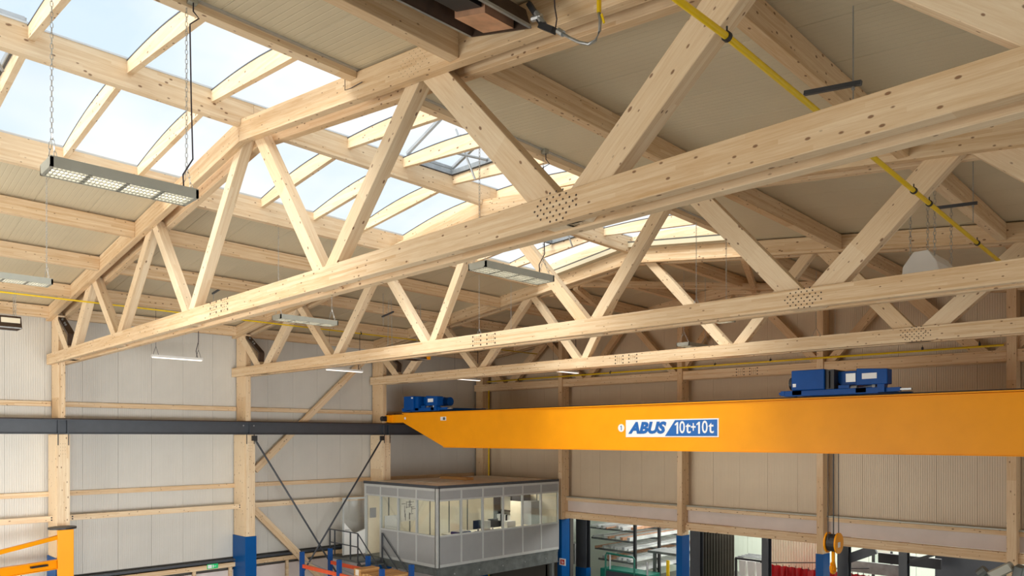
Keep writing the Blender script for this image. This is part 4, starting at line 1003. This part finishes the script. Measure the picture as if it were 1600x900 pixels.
# ------------------------------------------------------------------ the next hall through the openings
hull = MB().box(4, 40, 30.0, 30.2, 0, 6)
wn = tag(obj('wall_far', hull, 'backing'), kind='structure')
x = 4.0
while x < 39: obj('panel', MB().box(x, x + .985, 29.9, 29.98, 0, 6), 'mint', wn); x += 1.0
tag(obj('wall_side', MB().box(3.9, 4.0, 17.9, 30, 0, 6), 'mint'), kind='structure')
tag(obj('trim_2', MB().box(3.9, 40, 18.0, 30.2, 6.0, 6.2), 'backing'), kind='structure')
for x_ in (8, 15, 22):
    t = thing('strip_lamp', 'lit strip lamp under the ceiling of the next hall', 'lamp', (x_, 24, 5.8), 'strip lamps of the next hall')
    obj('diffuser', MB().box(x_ - .15, x_ + .15, 20, 28, 5.86, 5.9), 'tube', t); obj('housing', MB().box(x_ - .2, x_ + .2, 19.9, 28.1, 5.901, 5.98), 'white', t)
area_lamp('next_hall_light', (16, 24, 5.7), (0, 0, 0), 20, 6, 2800, (1, .98, .94))
def steelcol(px0, px1, y, lab, blue=None):
    a = at(px0, 850, y=y); b = at(px1, 850, y=y)
    t = thing('steel_column', lab, 'column', ((a.x + b.x) / 2, y, 0), 'dark steel columns of the next hall')
    w = b.x - a.x; mb = MB().box(a.x, a.x + w, y, y + .02, 0, 5.98).box(a.x, a.x + w, y + .25, y + .27, 0, 5.98).box(a.x + w / 2 - .01, a.x + w / 2 + .01, y + .02, y + .25, 0, 5.98)
    obj('section', mb, 'rail', t)
    if blue: obj('blue_foot', MB().box(a.x - .01, b.x + .01, y - .015, y + .285, 0, blue), 'blue', t)
steelcol(900, 916, 18.6, 'dark steel column with a blue foot just beyond the first opening', at(905, 886, y=18.6).z)
steelcol(1078, 1093, 18.8, 'dark steel column right of the blue gable column foot')
steelcol(1190, 1200, 18.8, 'dark steel column between black and red curtains')
steelcol(1308, 1325, 18.6, 'dark steel column behind the crane hook')
steelcol(1404, 1417, 18.8, 'dark steel column in the right opening before the pale window wall')
def quad(px0, py0, px1, py1, y, d=.06):
    a = at(px0, py1, y=y); b = at(px1, py0, y=y); return MB().box(a.x, b.x, y, y + d, a.z, b.z)
# rack with aluminium profiles lying along the hall
X0 = at(912, 850, y=20).x; X1 = X0 + 2.6
t = thing('profile_rack', 'cantilever rack loaded with long aluminium profiles behind the first opening', 'rack', (X0 + 1.2, 23, 0))
for y_ in (20.2, 22.0, 23.8, 25.6):
    obj('upright', MB().box(X1, X1 + .12, y_ - .05, y_ + .05, 0, 3.7), 'dark', t)
    for L_ in range(6):
        z_ = 3.45 - L_ * .45; obj('arm', MB().box(X0 + .2 * L_ - .1, X1, y_ - .03, y_ + .03, z_ - .08, z_), 'greysteel', t)
random.seed(5)
LV = ['top', 'second', 'third', 'fourth', 'fifth', 'lowest']
for L_ in range(6):
    z_ = 3.45 - L_ * .45
    for k in range(9):
        x_ = X0 + .2 * L_ + k * .26 + random.random() * .05
        if x_ > X1 - .15: continue
        s_ = .06 + random.random() * .08; a_ = 19.95 + random.random() * .5; b_ = 25.8 + random.random() * 1.6
        cu = random.random() > .9
        tag(obj('aluminium_profile', MB().box(x_, x_ + s_, a_, b_, z_ + .001, z_ + s_), 'copper' if cu else 'profile'), 'long %s profile lying on the %s arms of the rack in the next hall' % ('copper-coloured' if cu else 'silver', LV[L_]), 'profile', '%s profiles on the %s rack arms' % ('copper' if cu else 'silver', LV[L_]))
# green machine
ga = at(930, 884, y=18.9); gb = at(1012, 884, y=18.9)
t = thing('green_machine', 'dark green machine with a round-cornered guard frame in the first opening', 'machine', ((ga.x + gb.x) / 2, 19, 0))
obj('body', MB().box(ga.x + .25, gb.x, 18.9, 19.8, 0, ga.z - .05), 'green', t, None, .03)
c0 = at(945, 864, y=18.85); c1 = at(990, 864, y=18.85)
obj('guard_frame', MB().tube([(c0.x, 18.9, ga.z - .4), (c0.x, 18.9, c0.z - .08), (c0.x + .06, 18.9, c0.z), (c1.x - .06, 18.9, c0.z - .03), (c1.x, 18.9, c0.z - .12), (c1.x, 18.9, ga.z - .4)], .04, 8), 'green', t)
obj('steel_post', MB().tube([(c0.x + .2, 18.95, ga.z - .1), (c0.x + .2, 18.95, c0.z - .05)], .035, 8), 'galv', t)
obj('steel_post', MB().tube([(gb.x - .05, 18.95, ga.z - .1), (gb.x - .05, 18.95, ga.z + .45)], .045, 8), 'galv', t)
obj('dial_panel', MB().box(ga.x + .6, gb.x - .25, 18.885, 18.899, ga.z - .5, ga.z - .12), 'rail', t)
small('control_cabinet', quad(889, 850, 898, 880, 19.3, .4), 'officegrey', 'light grey control cabinet between blue column foot and steel column', 'cabinet')
small('workbench', MB().box(at(1012, 880, y=20).x, at(1056, 880, y=20).x, 20.0, 21.2, 2.2, 2.3).box(at(1018, 880, y=20).x, at(1022, 880, y=20).x, 20.1, 20.2, 0, 2.2), 'greysteel', 'grey steel worktable left of the blue gable column foot', 'table')
tag(obj('cyan_window', quad(1027, 822, 1060, 856, 29.83, .09), 'cyan'), 'bright cyan window pane in the far wall of the next hall', 'window')
small('yellow_post', quad(1041, 876, 1045, 900, 19.2, .06), 'yellow', 'thin yellow post in front of the blue gable column foot', 'post')
# strip curtain
t = thing('strip_curtain', 'dark smoked strip curtain in the second opening', 'curtain', (at(1120, 850, y=20).x, 20, 0))
for i in range(12):
    a_ = at(1094 + i * 4.4, 850, y=21 + i * .25); b_ = at(1098.6 + i * 4.4, 850, y=21 + i * .25); yq = 21 + i * .25
    obj('strip', MB().box(a_.x, b_.x, yq, yq + .02, 0.0, 3.5), 'strip', t)
obj('top_rail', MB().bar((at(1094, 850, y=21).x, 20.95, 3.55), (at(1148, 850, y=24).x, 23.9, 3.55), .12, .12), 'dark', t)
obj('bright_edge', MB().bar((at(1094, 850, y=21).x, 20.88, 3.47), (at(1148, 850, y=24).x, 23.8, 3.47), .02, .04), 'yellow', t)
# trolley with bags
t = thing('material_trolley', 'dark framed trolley hung with white sacks behind the second opening', 'trolley', (at(1170, 880, y=22).x, 22, 0))
a_ = at(1150, 872, y=22); b_ = at(1190, 872, y=22)
obj('frame', MB().bar((a_.x, 22, a_.z), (b_.x, 22, a_.z), .08, .08).bar((a_.x, 23.2, a_.z), (b_.x, 23.2, a_.z), .08, .08).bar((a_.x, 22, a_.z), (a_.x, 22, 0), .08, .08).bar((b_.x, 22, a_.z), (b_.x, 22, 0), .08, .08).bar((a_.x, 22, a_.z), (a_.x, 23.2, a_.z), .08, .08).bar((b_.x, 22, a_.z), (b_.x, 23.2, a_.z), .08, .08), 'dark', t)
for k in range(3):
    x_ = a_.x + .15 + k * (b_.x - a_.x) / 3; obj('sack', MB().prism([(x_, a_.z - .06), (x_ + .3, a_.z - .06), (x_ + .22, a_.z - 1.0), (x_ + .06, a_.z - 1.05)], 'y', 21.95, 22.25), 'white', t)
for k in range(4):
    yq = 22.2 + k * .28; obj('cross_bar', MB().bar((a_.x, yq, a_.z + .06), (b_.x, yq, a_.z + .06), .05, .04), 'galv', t)
# corrugated curtain wall and red welding curtains
t = thing('corrugated_partition', 'pale corrugated partition above the red curtain in the next hall', 'partition', (at(1240, 850, y=22).x, 22, 0))
xa, xb = at(1198, 850, y=22).x, at(1284, 850, y=22).x; n = 42; vs = []; fs = []
for i in range(n + 1):
    xx = xa + (xb - xa) * i / n; yy_ = 22 + (.05 if i % 2 else 0); vs += [(xx, yy_, .02), (xx, yy_, 5.0)]
    if i: fs.append((2 * i - 2, 2 * i, 2 * i + 1, 2 * i - 1))
obj('sheet', MB().add(vs, fs), 'officewhite', t)
def curtain(px0, px1, py, y, lab):
    a = at(px0, py, y=y); b = at(px1, py, y=y)
    t = thing('welding_curtain', lab, 'curtain', ((a.x + b.x) / 2, y, 0), 'red welding curtains')
    vs = []; fs = []; n = 40
    for i in range(n + 1):
        xx = a.x + (b.x - a.x) * i / n; yy_ = y + .06 * math.sin(i * 1.1) + .02 * math.sin(i * 2.7); vs += [(xx, yy_, .02), (xx, yy_, a.z - .03 - .03 * abs(math.sin(i * .55)))]
        if i: fs.append((2 * i - 2, 2 * i, 2 * i + 1, 2 * i - 1))
    obj('cloth', MB().add(vs, fs), 'red', t); obj('curtain_rod', MB().tube([(a.x, y, a.z + .02), (b.x, y, b.z + .02)], .02, 6), 'dark', t)
    mb = MB()
    for i in range(0, n, 5): mb.tube([(a.x + (b.x - a.x) * i / n, y, a.z + .02), (a.x + (b.x - a.x) * i / n, y, a.z - .1)], .012, 5)
    obj('curtain_ring', mb, 'dark', t)
curtain(1204, 1284, 880, 20.5, 'red welding curtain left of the third blue gable column foot')
curtain(1290, 1358, 889, 20.5, 'red welding curtain behind the crane hook')
# window frame and dark struts in the right opening
t = thing('glazed_screen', 'pale glazed screen with dark frame in the right opening', 'screen', (at(1400, 850, y=24).x, 24, 0))
mb = MB()
for q0, q1, q2, q3 in ((1362, 858, 1366, 889), (1391, 862, 1394, 891), (1362, 886, 1394, 889)): m2 = quad(q0, q1, q2, q3, 24, .08); mb.add(m2.v, m2.f)
for q0, q1 in ((1362, 1366), (1391, 1394)): a = at(q0, 888, y=24); b = at(q1, 888, y=24); mb.box(a.x, b.x, 24, 24.08, 0, a.z)
m2 = quad(1366, 860, 1391, 886, 24.02, .03)
obj('frame', mb, 'dark', t); obj('pane', m2, 'glass', t)
small('dark_beam', quad(1372, 874, 1470, 879, 21, .12), 'dark', 'dark horizontal steel member in the right opening', 'beam')
small('lattice_strut', MB().bar(at(1325, 873, y=18.8), at(1368, 858, y=18.8), .12, .3), 'rail', 'dark sloping strut right of the steel column behind the hook', 'strut')
small('lattice_strut', MB().bar(at(1412, 880, y=18.95), at(1462, 866, y=18.95), .06, .09), 'dark', 'thin sloping strut at the right end of the pale window wall', 'strut')
small('dark_partition', quad(1461, 866, 1578, 905, 22, .1), 'rail', 'dark partition filling the right end of the opening', 'partition')
small('low_wall_band', quad(1322, 884, 1405, 892, 23, .1), 'greysteel', 'grey band under the pale glazed screen', 'wall')
t = thing('silver_machine_part', 'grey machine head showing at the bottom right corner', 'machine', at(1560, 900, y=14))
a_ = at(1530, 905, y=14); 
obj('arm', MB().bar(at(1548, 900, y=14), at(1582, 884, y=14), .3, .22), 'lampgrey', t, None, .03)
obj('head', MB().bar(at(1585, 892, y=14), at(1600, 896, y=14), .4, .3), 'greysteel', t, None, .02)
obj('nozzle', MB().tube([at(1530, 898, y=14), at(1541, 890, y=14)], .12, 10), 'greysteel', t)
